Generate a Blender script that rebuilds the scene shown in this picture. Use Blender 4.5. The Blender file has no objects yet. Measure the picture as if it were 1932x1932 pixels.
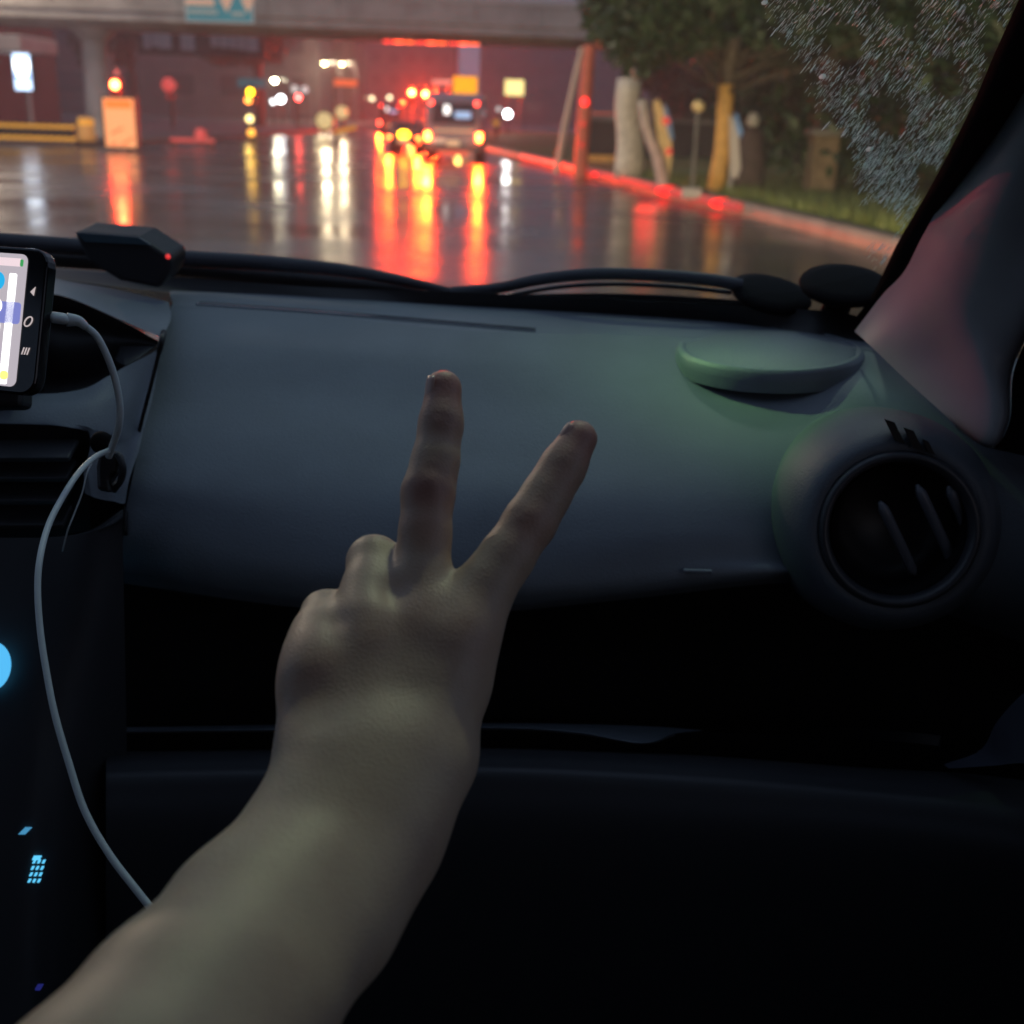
import bpy, bmesh, math, random
import numpy as np
from mathutils import Vector, Matrix
R = math.radians
sc = bpy.context.scene
COL = sc.collection

# ------------------------------------------------------------------ camera
FPX = 2170.0            # focal length in pixels of the 1932-pixel view of the photo
PITCH, ROLL = R(19.0), R(1.8)
CAM = Vector((0.0, 0.0, 1.25))
FW = Vector((0, math.cos(PITCH), -math.sin(PITCH)))
X0 = Vector((1, 0, 0)); U0 = X0.cross(FW)
RT = X0*math.cos(ROLL) + U0*math.sin(ROLL)
UP = -X0*math.sin(ROLL) + U0*math.cos(ROLL)
cam_d = bpy.data.cameras.new('camera')
cam = bpy.data.objects.new('camera', cam_d); COL.objects.link(cam)
M = Matrix((RT, UP, -FW)).transposed().to_4x4(); M.translation = CAM
cam.matrix_world = M
cam_d.sensor_width = 36; cam_d.lens = 36*FPX/1932
cam_d.clip_start = 0.02; cam_d.clip_end = 3000
cam_d.dof.use_dof = True; cam_d.dof.focus_distance = 0.60
cam_d.dof.aperture_fstop = cam_d.lens/4.2
sc.camera = cam

# ------------------------------------------------------------------ world, sun, exposure
w = bpy.data.worlds.new('World'); sc.world = w; w.use_nodes = True
nt = w.node_tree; bg = nt.nodes['Background']
sky = nt.nodes.new('ShaderNodeTexSky'); sky.sky_type = 'NISHITA'; sky.sun_disc = False
sky.sun_elevation = R(1.0); sky.sun_rotation = R(150); sky.air_density = 1.0; sky.dust_density = 3.0
mixs = nt.nodes.new('ShaderNodeMix'); mixs.data_type = 'RGBA'; mixs.inputs[0].default_value = 0.75
mixs.inputs[7].default_value = (2.0, 2.7, 4.1, 1)
nt.links.new(sky.outputs[0], mixs.inputs[6]); nt.links.new(mixs.outputs[2], bg.inputs[0])
bg.inputs[1].default_value = 0.12
sun_d = bpy.data.lights.new('sun', 'SUN'); sun_d.energy = 0.03; sun_d.angle = R(20); sun_d.color = (1, .92, .85)
sun = bpy.data.objects.new('sun', sun_d); COL.objects.link(sun)
sun.rotation_euler = (R(75), 0, R(30))
sc.view_settings.view_transform = 'Standard'; sc.view_settings.look = 'None'
sc.view_settings.exposure = 0.0; sc.view_settings.gamma = 1.0
sc.render.engine = 'CYCLES'
sc.cycles.use_denoising = True
sc.cycles.max_bounces = 8; sc.cycles.diffuse_bounces = 3; sc.cycles.glossy_bounces = 3
sc.cycles.transmission_bounces = 4; sc.cycles.transparent_max_bounces = 12; sc.cycles.volume_bounces = 0
sc.cycles.sample_clamp_indirect = 4.0
sc.cycles.caustics_reflective = False; sc.cycles.caustics_refractive = False
sc.cycles.use_light_tree = True

random.seed(4); rng = np.random.default_rng(4)

# ------------------------------------------------------------------ geometry helpers
def ray(u, v): return FW + RT*((u-966)/FPX) - UP*((v-966)/FPX)
def Pd(u, v, d): return CAM + ray(u, v)*d                      # depth along the view axis
def Py(u, v, y):
    r = ray(u, v); return CAM + r*(y/r.y)
def Pz(u, v, z=0.0):
    r = ray(u, v); return CAM + r*((z-CAM.z)/r.z)

def cr(pts, n):
    """Catmull-Rom resample of a list of tuples to n points"""
    P = np.array(pts, float); m = len(P)
    if m == 2: P = np.array([P[0], (P[0]+P[1])/2, P[1]]); m = 3
    ext = np.vstack([2*P[0]-P[1], P, 2*P[-1]-P[-2]])
    out = []
    for i in range(n):
        t = i/(n-1)*(m-1); k = min(int(t), m-2); f = t-k
        a, b, c, d = ext[k], ext[k+1], ext[k+2], ext[k+3]
        out.append(.5*(2*b+(c-a)*f+(2*a-5*b+4*c-d)*f*f+(3*b-a-3*c+d)*f**3))
    return np.array(out)

class MB:
    def __init__(s): s.v = []; s.f = []
    def add(s, vs, fs):
        o = len(s.v); s.v += [tuple(p) for p in vs]; s.f += [tuple(i+o for i in f) for f in fs]; return s
    def box(s, c, size, rot=None):
        hx, hy, hz = size[0]/2, size[1]/2, size[2]/2
        vs = [Vector((x, y, z)) for x in (-hx, hx) for y in (-hy, hy) for z in (-hz, hz)]
        if rot is not None: vs = [rot @ p for p in vs]
        return s.add([p+Vector(c) for p in vs], [(0,1,3,2),(4,6,7,5),(0,4,5,1),(2,3,7,6),(0,2,6,4),(1,5,7,3)])
    def tube(s, pts, r, n=10, cap=True, flat=1.0):
        P = [Vector(p) for p in pts]; rr = r if hasattr(r, '__len__') else [r]*len(P)
        vs = []; fs = []; prev = None
        for i, p in enumerate(P):
            t = (P[min(i+1, len(P)-1)]-P[max(i-1, 0)]).normalized()
            if prev is None:
                a = t.cross(Vector((0, 0, 1)));  a = t.cross(Vector((1, 0, 0))) if a.length < .2 else a
            else: a = prev - t*prev.dot(t)
            a.normalize(); prev = a; b = t.cross(a)
            for k in range(n):
                th = 2*math.pi*k/n; vs.append(p+(a*math.cos(th)+b*math.sin(th)*flat)*rr[i])
        for i in range(len(P)-1):
            for k in range(n):
                k2 = (k+1) % n; fs.append((i*n+k, i*n+k2, (i+1)*n+k2, (i+1)*n+k))
        if cap: fs += [tuple(range(n))[::-1], tuple(range((len(P)-1)*n, len(P)*n))]
        return s.add(vs, fs)
    def lathe(s, prof, o, ax, n=32, sx=1.0, xdir=None, cap=True):
        ax = Vector(ax).normalized(); a = Vector(xdir) if xdir is not None else ax.orthogonal()
        a = (a-ax*a.dot(ax)).normalized(); b = ax.cross(a); o = Vector(o); vs = []; fs = []
        for r, h in prof:
            for k in range(n):
                th = 2*math.pi*k/n; vs.append(o+ax*h+(a*math.cos(th)*sx+b*math.sin(th))*r)
        for i in range(len(prof)-1):
            for k in range(n):
                k2 = (k+1) % n; fs.append((i*n+k, i*n+k2, (i+1)*n+k2, (i+1)*n+k))
        if cap: fs += [tuple(range(n))[::-1], tuple(range((len(prof)-1)*n, len(prof)*n))]
        return s.add(vs, fs)
    def prism(s, poly, off):
        """poly: list of 3D points, off: extrusion vector"""
        n = len(poly); off = Vector(off); P = [Vector(p) for p in poly]
        return s.add(P+[p+off for p in P], [tuple(range(n))[::-1], tuple(range(n, 2*n))]+[(i, (i+1) % n, (i+1) % n+n, i+n) for i in range(n)])
    def grid(s, rows):
        n = len(rows[0]); vs = [p for r in rows for p in r]
        return s.add(vs, [(i*n+j, i*n+j+1, (i+1)*n+j+1, (i+1)*n+j) for i in range(len(rows)-1) for j in range(n-1)])
    def build(s, name, mat, parent=None, smooth=False, bevel=0, thick=0, loc=None, sub=0, auto=None):
        me = bpy.data.meshes.new(name); me.from_pydata(s.v, [], s.f); me.update()
        bm = bmesh.new(); bm.from_mesh(me); bmesh.ops.recalc_face_normals(bm, faces=bm.faces); bm.to_mesh(me); bm.free()
        o = bpy.data.objects.new(name, me); COL.objects.link(o)
        if mat: me.materials.append(mat)
        if smooth:
            for p in me.polygons: p.use_smooth = True
        if auto is not None: me.set_sharp_from_angle(angle=R(auto))
        if thick:
            m = o.modifiers.new('t', 'SOLIDIFY'); m.thickness = thick; m.offset = 1 if thick > 0 else -1
        if bevel:
            m = o.modifiers.new('b', 'BEVEL'); m.width = bevel; m.segments = 3; m.limit_method = 'ANGLE'
        if sub:
            m = o.modifiers.new('s', 'SUBSURF'); m.levels = sub; m.render_levels = sub
        if parent: o.parent = parent
        if loc is not None: o.location = loc
        return o

def tag(o, label, cat, group=None, kind=None):
    if kind: o['kind'] = kind
    if label: o['label'] = label
    if cat: o['category'] = cat
    if group: o['group'] = group
    return o
def empty(name, loc, label, cat, group=None, rz=0):
    o = bpy.data.objects.new(name, None); COL.objects.link(o); o.empty_display_size = .1
    o.location = loc; o.rotation_euler = (0, 0, rz); return tag(o, label, cat, group)
def copy_tree(o, loc, label, parent=None, rz=None):
    c = o.copy(); COL.objects.link(c)
    if parent is None:
        c.location = loc; c['label'] = label
        if rz is not None: c.rotation_euler = (0, 0, rz)
    else: c.parent = parent
    for ch in list(o.children): copy_tree(ch, None, None, c)
    return c
def loft(rows, nu=60, nv=60):
    """rows of (u,v,y) control points -> smooth world grid"""
    Rr = [cr(r, nu) for r in rows]
    out = []
    cols = [cr([tuple(Rr[i][j]) for i in range(len(rows))], nv) for j in range(nu)]
    return [[Py(*cols[j][i]) for j in range(nu)] for i in range(nv)]

# ------------------------------------------------------------------ materials
def mat(name, col, rough=.5, metal=0, emit=None, estr=0, spec=.5, noise=None, bump=None, trans=0, alpha=1, coat=0, sss=0):
    m = bpy.data.materials.new(name); m.use_nodes = True; t = m.node_tree; b = t.nodes['Principled BSDF']
    b.inputs['Base Color'].default_value = (*col, 1); b.inputs['Roughness'].default_value = rough
    b.inputs['Metallic'].default_value = metal; b.inputs['Specular IOR Level'].default_value = spec
    b.inputs['Transmission Weight'].default_value = trans; b.inputs['Coat Weight'].default_value = coat
    if emit: b.inputs['Emission Color'].default_value = (*emit, 1); b.inputs['Emission Strength'].default_value = estr
    tc = t.nodes.new('ShaderNodeTexCoord')
    if noise:      # (scale, amount)
        n = t.nodes.new('ShaderNodeTexNoise'); n.inputs['Scale'].default_value = noise[0]; n.inputs['Detail'].default_value = 5
        t.links.new(tc.outputs['Object'], n.inputs['Vector'])
        r = t.nodes.new('ShaderNodeMapRange'); r.inputs[1].default_value = .3; r.inputs[2].default_value = .7
        r.inputs[3].default_value = 1-noise[1]; r.inputs[4].default_value = 1+noise[1]
        t.links.new(n.outputs[0], r.inputs[0])
        v = t.nodes.new('ShaderNodeVectorMath'); v.operation = 'SCALE'; v.inputs[0].default_value = col
        t.links.new(r.outputs[0], v.inputs['Scale']); t.links.new(v.outputs[0], b.inputs['Base Color'])
    if bump:       # (scale, strength, distance)
        n = t.nodes.new('ShaderNodeTexNoise'); n.inputs['Scale'].default_value = bump[0]; n.inputs['Detail'].default_value = 4
        t.links.new(tc.outputs['Object'], n.inputs['Vector'])
        bp = t.nodes.new('ShaderNodeBump'); bp.inputs['Strength'].default_value = bump[1]; bp.inputs['Distance'].default_value = bump[2]
        t.links.new(n.outputs[0], bp.inputs['Height']); t.links.new(bp.outputs[0], b.inputs['Normal'])
    return m
def emis(name, col, s, base=(.02, .02, .02)):
    return mat(name, base, .3, emit=col, estr=s)

m_dash = mat('dash_plastic', (.150, .174, .200), .50, noise=(14, .10), bump=(650, .35, .0012))
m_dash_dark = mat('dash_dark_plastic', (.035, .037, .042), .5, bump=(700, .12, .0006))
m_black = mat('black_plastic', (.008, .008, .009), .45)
m_rubber = mat('black_rubber', (.004, .004, .005), .8, spec=.08)
m_gloss = mat('gloss_black', (.006, .006, .008), .12)
m_wiper = mat('worn_wiper_rubber', (.035, .035, .045), .5)
m_trim = mat('pillar_trim', (.30, .30, .31), .38, noise=(30, .05), bump=(1200, .15, .0005))
m_cable = mat('white_cable', (.62, .68, .68), .42)
m_alu = mat('grey_metal', (.35, .36, .37), .4, .7)
m_concrete = mat('concrete', (.45, .43, .40), .75, noise=(1.2, .22), bump=(14, .25, .02))
m_conc_d = mat('dark_concrete', (.16, .15, .14), .8, noise=(2, .3))
m_grass = mat('grass', (.085, .125, .03), .8, noise=(6, .5), bump=(60, .8, .05))
m_verge = mat('wet_pavement', (.07, .068, .07), .8, noise=(1.5, .3), bump=(6, .3, .02))
m_bark = mat('bark', (.085, .068, .05), .8, noise=(9, .4), bump=(30, .7, .02))
m_whitepaint = mat('whitewashed_trunk', (.62, .58, .50), .7, noise=(7, .25), bump=(30, .5, .02))
m_ochre = mat('ochre_colour', (.60, .33, .08), .6, noise=(7, .2))
m_cream = mat('cream_paint', (.80, .62, .30), .6, noise=(5, .15))
m_blue = mat('blue_paint', (.16, .34, .70), .6, noise=(5, .15))
m_redp = mat('red_paint', (.60, .06, .05), .5)
m_redpole = mat('red_orange_paint', (.62, .16, .10), .5, noise=(5, .2))
m_white = mat('white_paint', (.7, .7, .68), .45)
m_wall = mat('dark_facade', (.035, .030, .032), .8, noise=(.5, .35))
m_wall2 = mat('grey_facade', (.075, .072, .08), .8, noise=(.6, .3))
m_pane = mat('window_glass', (.03, .035, .045), .1)
m_van = mat('silver_van_paint', (.20, .175, .22), .3, coat=.6)
m_car = mat('dark_red_car_paint', (.12, .04, .04), .3, coat=.6)
m_yellow = mat('yellow_paint', (.75, .42, .03), .5)

def leafmat(name, c1, c2):
    m = mat(name, c1, .55); t = m.node_tree; b = t.nodes['Principled BSDF']
    oi = t.nodes.new('ShaderNodeNewGeometry'); mx = t.nodes.new('ShaderNodeMix'); mx.data_type = 'RGBA'
    mx.inputs[6].default_value = (*c1, 1); mx.inputs[7].default_value = (*c2, 1)
    t.links.new(oi.outputs['Random Per Island'], mx.inputs[0]); t.links.new(mx.outputs[2], b.inputs['Base Color'])
    return m
m_leaf = leafmat('foliage', (.009, .027, .009), (.028, .062, .020))
m_leaf2 = leafmat('foliage_pale', (.010, .028, .010), (.030, .062, .022))

# wet asphalt: dark base, glossy film with puddled smoothness variation and shallow ripples
def road_mat():
    m = mat('wet_asphalt', (.035, .034, .036), .2); t = m.node_tree; b = t.nodes['Principled BSDF']
    tc = t.nodes.new('ShaderNodeTexCoord')
    n = t.nodes.new('ShaderNodeTexNoise'); n.inputs['Scale'].default_value = .35; n.inputs['Detail'].default_value = 3
    t.links.new(tc.outputs['Object'], n.inputs['Vector'])
    r = t.nodes.new('ShaderNodeMapRange'); r.inputs[1].default_value = .35; r.inputs[2].default_value = .65
    r.inputs[3].default_value = .12; r.inputs[4].default_value = .30
    t.links.new(n.outputs[0], r.inputs[0]); t.links.new(r.outputs[0], b.inputs['Roughness'])
    n2 = t.nodes.new('ShaderNodeTexNoise'); n2.inputs['Scale'].default_value = 1.3; n2.inputs['Detail'].default_value = 2
    t.links.new(tc.outputs['Object'], n2.inputs['Vector'])
    bp = t.nodes.new('ShaderNodeBump'); bp.inputs['Strength'].default_value = .5; bp.inputs['Distance'].default_value = .011
    t.links.new(n2.outputs[0], bp.inputs['Height']); t.links.new(bp.outputs[0], b.inputs['Normal'])
    b.inputs['Specular IOR Level'].default_value = .7
    return m
m_road = road_mat()

# thin clear glass: Fresnel mirror over clear, used for windscreen and side windows
def glass_mat(name, tint=(.93, .95, .95)):
    m = bpy.data.materials.new(name); m.use_nodes = True; t = m.node_tree; t.nodes.clear()
    out = t.nodes.new('ShaderNodeOutputMaterial'); mx = t.nodes.new('ShaderNodeMixShader')
    tr = t.nodes.new('ShaderNodeBsdfTransparent'); tr.inputs[0].default_value = (*tint, 1)
    gl = t.nodes.new('ShaderNodeBsdfGlossy'); gl.inputs['Roughness'].default_value = .03
    lw = t.nodes.new('ShaderNodeLayerWeight'); lw.inputs[0].default_value = .5
    pw = t.nodes.new('ShaderNodeMath'); pw.operation = 'POWER'; pw.inputs[1].default_value = 5
    fr = t.nodes.new('ShaderNodeMath'); fr.operation = 'MULTIPLY_ADD'; fr.inputs[1].default_value = .6; fr.inputs[2].default_value = .02
    t.links.new(lw.outputs['Facing'], pw.inputs[0]); t.links.new(pw.outputs[0], fr.inputs[0])
    t.links.new(fr.outputs[0], mx.inputs[0]); t.links.new(tr.outputs[0], mx.inputs[1]); t.links.new(gl.outputs[0], mx.inputs[2])
    t.links.new(mx.outputs[0], out.inputs[0]); return m
m_glass = glass_mat('windscreen_glass')

E = {}
def em(key, col, s):
    if key not in E: E[key] = emis('lit_'+key, col, s)
    return E[key]
em('red', (1, .10, .045), 60); em('redhot', (1, .12, .03), 60); em('reddim', (1, .09, .07), 1.6)
em('redstrip', (1, .05, .03), 2.0); em('white', (.95, .97, 1), 70); em('cream', (1, .86, .5), 60)
em('yellow', (1, .55, .01), 13); em('cyan', (.12, .62, 1), 1.0)

# ------------------------------------------------------------------ ground, road, verges
g = MB(); S = 900
g.grid([[(-270+540*i/40, -70+540*j/40, 0) for i in range(41)] for j in range(41)])
tag(g.build('road', m_road), None, None, kind='structure')
# right kerb line on the ground
kerb_uv = [(985,303),(1035,316),(1080,328),(1180,352),(1280,379),(1400,408),(1550,448),(1680,484),(1820,528),(2000,590),(2300,720)]
kp = [Pz(u, v) for u, v in kerb_uv]
far = kp[0]+(kp[0]-kp[1])*9
kp = [far]+kp
def offs(pts, d):
    out = []
    for i, p in enumerate(pts):
        t = (pts[min(i+1, len(pts)-1)]-pts[max(i-1, 0)]).normalized(); n = Vector((-t.y, t.x, 0))
        if n.x < 0: n = -n
        out.append(p+n*d)
    return out
Z = Vector((0, 0, 1))
k1, k2 = offs(kp, .0), offs(kp, .22)
kb = MB(); kb.grid([[p for p in k1], [p+Z*.17 for p in k1], [p+Z*.19 for p in offs(kp, .03)], [p+Z*.19 for p in k2], [p for p in k2]])
m_kerb = mat('wet_kerb_stone', (.30, .22, .18), .4, noise=(2.5, .25), bump=(20, .3, .01))
tag(kb.build('kerb', m_kerb, smooth=True), None, None, kind='structure')
vg = MB(); rows = []
for d in (.22, 1.2, 4, 12, 60): rows.append([p+Z*(.17 if d < 1 else .25 if d < 3 else .35) for p in offs(kp, d)])
vg.grid(rows); tag(vg.build('grass_verge', m_grass, smooth=True), None, None, kind='structure')
# left / far side pavement beyond the junction
pv = MB(); ps = [(-260, 34.5), (-16, 34.5), (-13.4, 36), (-12.6, 40), (-12.2, 60), (-11, 120), (-12, 460)]
pv.grid([[(x, y, z) for x, y in ps] for z in (0, .14)])
pv.add([(x, y, .14) for x, y in ps]+[(-260, 460, .14)], [tuple(range(len(ps)+1))])
tag(pv.build('pavement', m_verge), None, None, kind='structure')

# grass blades on the near verge (uncountable)
gb = MB()
for _ in range(9000):
    i = random.randrange(4, 9); f = random.random(); b0 = kp[i].lerp(kp[i+1], f)
    n = (offs(kp, 1)[i]-kp[i])
    if _ % 3000 == 0: ofc = None
    p = b0+n*(.3+random.random()**1.5*5)+Z*.2
    h = .07+.12*random.random(); a = random.random()*6.28; wv = Vector((math.cos(a), math.sin(a), 0))*.012
    l = Vector((random.uniform(-.04, .04), random.uniform(-.04, .04), h)); gb.add([p-wv, p+wv, p+l], [(0, 1, 2)])
tag(gb.build('grass', leafmat('grass_blades', (.08, .12, .025), (.15, .18, .04))), 'short wet grass on the bank beside the kerb', 'grass', kind='stuff')

# ------------------------------------------------------------------ footbridge
YB = 45.0
br = empty('footbridge', (-2, YB, 0), 'long pale concrete footbridge crossing over the wet road', 'bridge', rz=R(7))
L = 52; sec = [(-1.5, 0.55), (-1.5, 1.25), (1.5, 1.25), (1.5, .55), (1.0, .12), (.6, 0), (-.6, 0), (-1.0, .12)]
def bridge_sec(x, dz=0): return [(x, y, 3.66+z+dz) for y, z in sec]
mb = MB(); nseg = 22
for k in range(nseg):
    xa = -L/2+L*k/nseg+.012; xb = -L/2+L*(k+1)/nseg-.012
    mb.prism(bridge_sec(xa), (xb-xa, 0, 0))
mb.box((0, 0, 4.35), (L, 2.9, .9))
mb.build('deck', m_concrete, br, bevel=.03)
rl = MB()
for zz in (5.15, 5.5, 5.9): rl.tube([(-L/2, -1.42, zz), (L/2, -1.42, zz)], .03, 8)
for k in range(34): rl.tube([(-L/2+L*k/33, -1.42, 4.88), (-L/2+L*k/33, -1.42, 5.94)], .035, 8)
rl.box((0, -1.42, 4.98), (L, .22, .18))
rl.build('railing', mat('pale_railing_paint', (.5, .48, .46), .5), br)
for px in (-13.3, 18):
    q = MB(); q.lathe([(.55, 0), (.45, .3), (.42, 3.2), (.85, 3.66)], (px, 0, .05), (0, 0, 1), 24)
    q.build('pier', m_concrete, br, smooth=True, auto=30)
# glowing strip below the deck
ls = empty('warning_light_strip', (Py(818, 80, 42.9).x, 42.9, Py(818, 80, 42.9).z), 'strip of red warning lamps fixed along the bridge underside', 'light')
xs = [Py(u, 80, 42.9).x-ls.location.x for u in (722, 905)]
MB().box(((xs[0]+xs[1])/2, 0, .05), (xs[1]-xs[0]+.2, .16, .08)).build('housing', m_black, ls)
for k in range(9):
    x = xs[0]+(xs[1]-xs[0])*(k+.5)/9
    MB().box((x, -.02, -.02), ((xs[1]-xs[0])/9*.86, .12, .07)).build('lamp', em('strip%d' % (k % 3), (1, .04+.03*(k % 3), .02), (3, 7, 4)[k % 3]), ls, bevel=.02)

def board(name, u0, v0, u1, v1, y, m, label, cat, depth=.12, frame=None, post=None, bevel=.03, group=None):
    """upright panel spanning picture box u0..u1, v0..v1 at distance y, standing on optional post"""
    a, b = Py(u0, v1, y), Py(u1, v0, y); uc = (u0+u1)/2
    ax, bx = Py(u0, (v0+v1)/2, y).x, Py(u1, (v0+v1)/2, y).x
    z0, z1 = Py(uc, v1, y).z, Py(uc, v0, y).z; cx = (ax+bx)/2
    z0 = max(z0, .02)
    t = empty(name, (cx, y, 0), label, cat, group)
    MB().box((0, 0, (z0+z1)/2), (bx-ax, depth, z1-z0)).build('panel', m, t, bevel=bevel)
    if frame:
        f = MB(); e = .04
        for s in (-1, 1): f.box((s*(bx-ax)/2, .01, (z0+z1)/2), (e, depth+.05, z1-z0+e))
        for zz in (z0, z1): f.box((0, .01, zz), (bx-ax-e, depth+.04, e))
        f.build('frame', frame, t)
    if post:
        for px in post: MB().tube([(px*(bx-ax)/2, depth, 0), (px*(bx-ax)/2, depth, z0+.3)], .05, 8).build('post', m_alu, t)
    return t, (bx-ax), z0, z1
# teal road sign on the bridge
m_teal = mat('teal_sign', (.02, .30, .36), .4, emit=(.02, .30, .36), estr=.30)
t, W, z0, z1 = board('road_sign', 350, -45, 476, 41, 41.2, m_teal, 'teal direction sign with peach arrows hung on the bridge', 'sign', .06, mat('sign_border', (.62, .70, .68), .4, emit=(.6, .7, .68), estr=.14))
m_peach = mat('sign_peach', (.8, .52, .36), .4, emit=(.8, .5, .34), estr=.35)
mid = (z0+z1)/2
def flat(poly, y): return [(x, y, z) for x, z in poly]
sg = MB()
for cx in (.25, .95):       # two down-pointing arrows
    zt = mid+.2
    sg.prism(flat([(cx-.2, zt+.35), (cx+.2, zt+.35), (cx+.2, zt-.25), (cx, zt-.6), (cx-.2, zt-.25)], -.05), (0, .02, 0))
sg.build('arrow', m_peach, t)
MB().box((-.62, -.05, mid-.12), (.95, .025, .2)).box((-.62, -.05, mid+.35), (.8, .025, .16)).build('lettering', m_peach, t, bevel=.01)
m_pale = mat('sign_pale', (.45, .55, .5), .4, emit=(.45, .55, .5), estr=.15)
MB().box((-.55, -.05, z0+.28), (1.0, .025, .13)).box((.62, -.05, z0+.25), (.42, .025, .13)).build('lower_lettering', m_pale, t, bevel=.01)

# ------------------------------------------------------------------ left side: sign box, signal, guard rail, barrel
m_orangebox = mat('lit_orange_panel', (.8, .4, .2), .4, emit=(1, .34, .12), estr=.85)
t, W, z0, z1 = board('light_box_sign', 198, 184, 259, 279, 33, m_orangebox, 'glowing peach light box sign with orange header standing under the red signal', 'sign', .22, m_black)
MB().box((0, -.125, z1-.17), (W*.8, .02, .2)).build('header_band', mat('lit_header', (.8, .25, .05), .4, emit=(1, .16, .015), estr=.9), t)
q = MB()
for (x, z, l, a) in ((-.08, .55, .34, 28), (.18, .28, .42, 32), (-.2, .2, .18, 30)):
    q.box((x, -.125, z), (l, .02, .035), Matrix.Rotation(R(-a), 3, 'Y'))
q.build('slanted_mark', mat('lit_mark', (.6, .1, .03), .4, emit=(1, .14, .03), estr=.5), t)
def signal(name, u, v, y, label, key, r=.11, group=None, h_extra=.0, pole=True, light=None, col=(1, .08, .04)):
    P = Py(u, v, y); t = empty(name, (P.x, y, 0), label, 'traffic light', group)
    if pole: MB().tube([(0, .18, 0), (0, .18, P.z+.4)], .06, 10).build('pole', m_alu, t)
    MB().box((0, .06, P.z-.28), (.34, .22, 1.0)).build('housing', m_black, t, bevel=.05)
    MB().lathe([(r, 0), (r*.9, .03), (r*.5, .05), (.001, .055)], (0, -.05, P.z), (0, -1, 0), 20).build('red_lens', E[key], t, smooth=True)
    MB().lathe([(r*1.15, 0), (r*1.15, .02)], (0, -.05, P.z-.3), (0, -1, 0), 20).lathe([(r*1.15, 0), (r*1.15, .02)], (0, -.05, P.z-.58), (0, -1, 0), 20).build('unlit_lens', m_gloss, t)
    if light:
        ld = bpy.data.lights.new('signal_glow', 'POINT'); ld.energy = light; ld.color = col; ld.shadow_soft_size = .12
        lo = bpy.data.objects.new('signal_glow', ld); COL.objects.link(lo); lo.parent = t; lo.location = (0, -.3, P.z)
    return t
signal('traffic_light', 218, 160, 33.3, 'red traffic light on a pole directly above the peach light box', 'redhot', .11, light=160, col=(1, .03, .01))
def glow_lamp(name, u, v, y, r, key, label, cat='lamp', post=True, light=None, col=(1, 1, 1), group=None):
    P = Py(u, v, y); t = empty(name, (P.x, y, 0), label, cat, group)
    MB().lathe([(r*.4, -.1*r), (r, 0), (r*.93, .35*r), (r*.6, .7*r), (.01, .85*r)], (0, 0, P.z), (0, -1, 0), 18).build('lens', E[key], t, smooth=True)
    MB().lathe([(r*.5, -1.2*r), (r*1.12, -.7*r), (r*1.15, -.02*r)], (0, 0, P.z), (0, -1, 0), 18).build('housing', m_black, t)
    if post: MB().tube([(0, r*1.0, 0), (0, r*1.0, P.z)], max(.05, r*.25), 8).build('post', m_black, t)
    if light:
        ld = bpy.data.lights.new('lamp_glow', 'POINT'); ld.energy = light; ld.color = col; ld.shadow_soft_size = r
        lo = bpy.data.objects.new('lamp_glow', ld); COL.objects.link(lo); lo.parent = t; lo.location = (0, -r-.3, P.z)
    return t
em('rosy', (1, .10, .09), .75); em('rosy2', (1, .08, .08), .35)
glow_lamp('round_red_lamp', 318, 160, 60, .34, 'rosy', 'large dim round red lamp left of the teal street sign', light=2, col=(1, .1, .05))
glow_lamp('round_red_lamp', 322, 181, 62, .22, 'rosy2', 'small faint red lamp just under the large round red one')
glow_lamp('round_red_lamp', 378, 253, 40, .19, 'rosy', 'low red lamp standing above the red kerb bar', light=1, col=(1, .1, .05))
a, b = Py(322, 278, 38), Py(405, 278, 38)
t = empty('barrier_bar', ((a.x+b.x)/2, 38, 0), 'low glowing red bar lying at the far edge of the junction', 'barrier')
MB().box((0, 0, .22), (b.x-a.x, .12, .13)).build('bar', em('bar', (1, .08, .07), .6), t, bevel=.03)
for s in (-1, 1): MB().box((s*.6, 0, .08), (.1, .3, .16)).build('foot', m_black, t)
# striped guard rail
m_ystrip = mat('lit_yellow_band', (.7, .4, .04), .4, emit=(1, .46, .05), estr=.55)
a, b = Py(-60, 245, 36), Py(142, 250, 36)
t = empty('guard_rail', ((a.x+b.x)/2, 36, 0), 'guard rail with two rows of slanted yellow stripes at the left kerb', 'guard rail')
Lr = b.x-a.x; zt = Py(70, 234, 36).z; zb = Py(70, 265, 36).z
MB().box((0, .03, (zt+zb)/2), (Lr, .06, zt-zb+.06)).build('backing', m_black, t)
for row, zz in (('upper', zt-.06), ('lower', zb+.07)):
    q = MB(); n = 15
    for k in range(n):
        x = -Lr/2+Lr*(k+.5)/n
        q.prism([(x-.1, 0, zz-.05), (x+.06, 0, zz-.05), (x+.14, 0, zz+.05), (x-.02, 0, zz+.05)], (0, -.02, 0))
    q.build('stripe_row', m_ystrip, t)
for k in range(4): MB().box((-Lr/2+Lr*(k+.5)/4, .1, zt/2), (.1, .08, zt)).build('post', m_black, t)
P = Py(164, 256, 36)
t = empty('road_barrel', (P.x, 36, 0), 'short yellow plastic traffic barrel at the end of the striped rail', 'barrel')
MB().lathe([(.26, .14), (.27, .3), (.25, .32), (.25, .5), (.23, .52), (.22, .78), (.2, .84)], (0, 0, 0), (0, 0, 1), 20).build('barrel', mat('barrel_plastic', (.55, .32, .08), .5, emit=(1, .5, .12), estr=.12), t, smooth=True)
MB().lathe([(.236, .62), (.236, .76)], (0, 0, 0), (0, 0, 1), 20, cap=False).build('reflector', m_ystrip, t)
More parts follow.
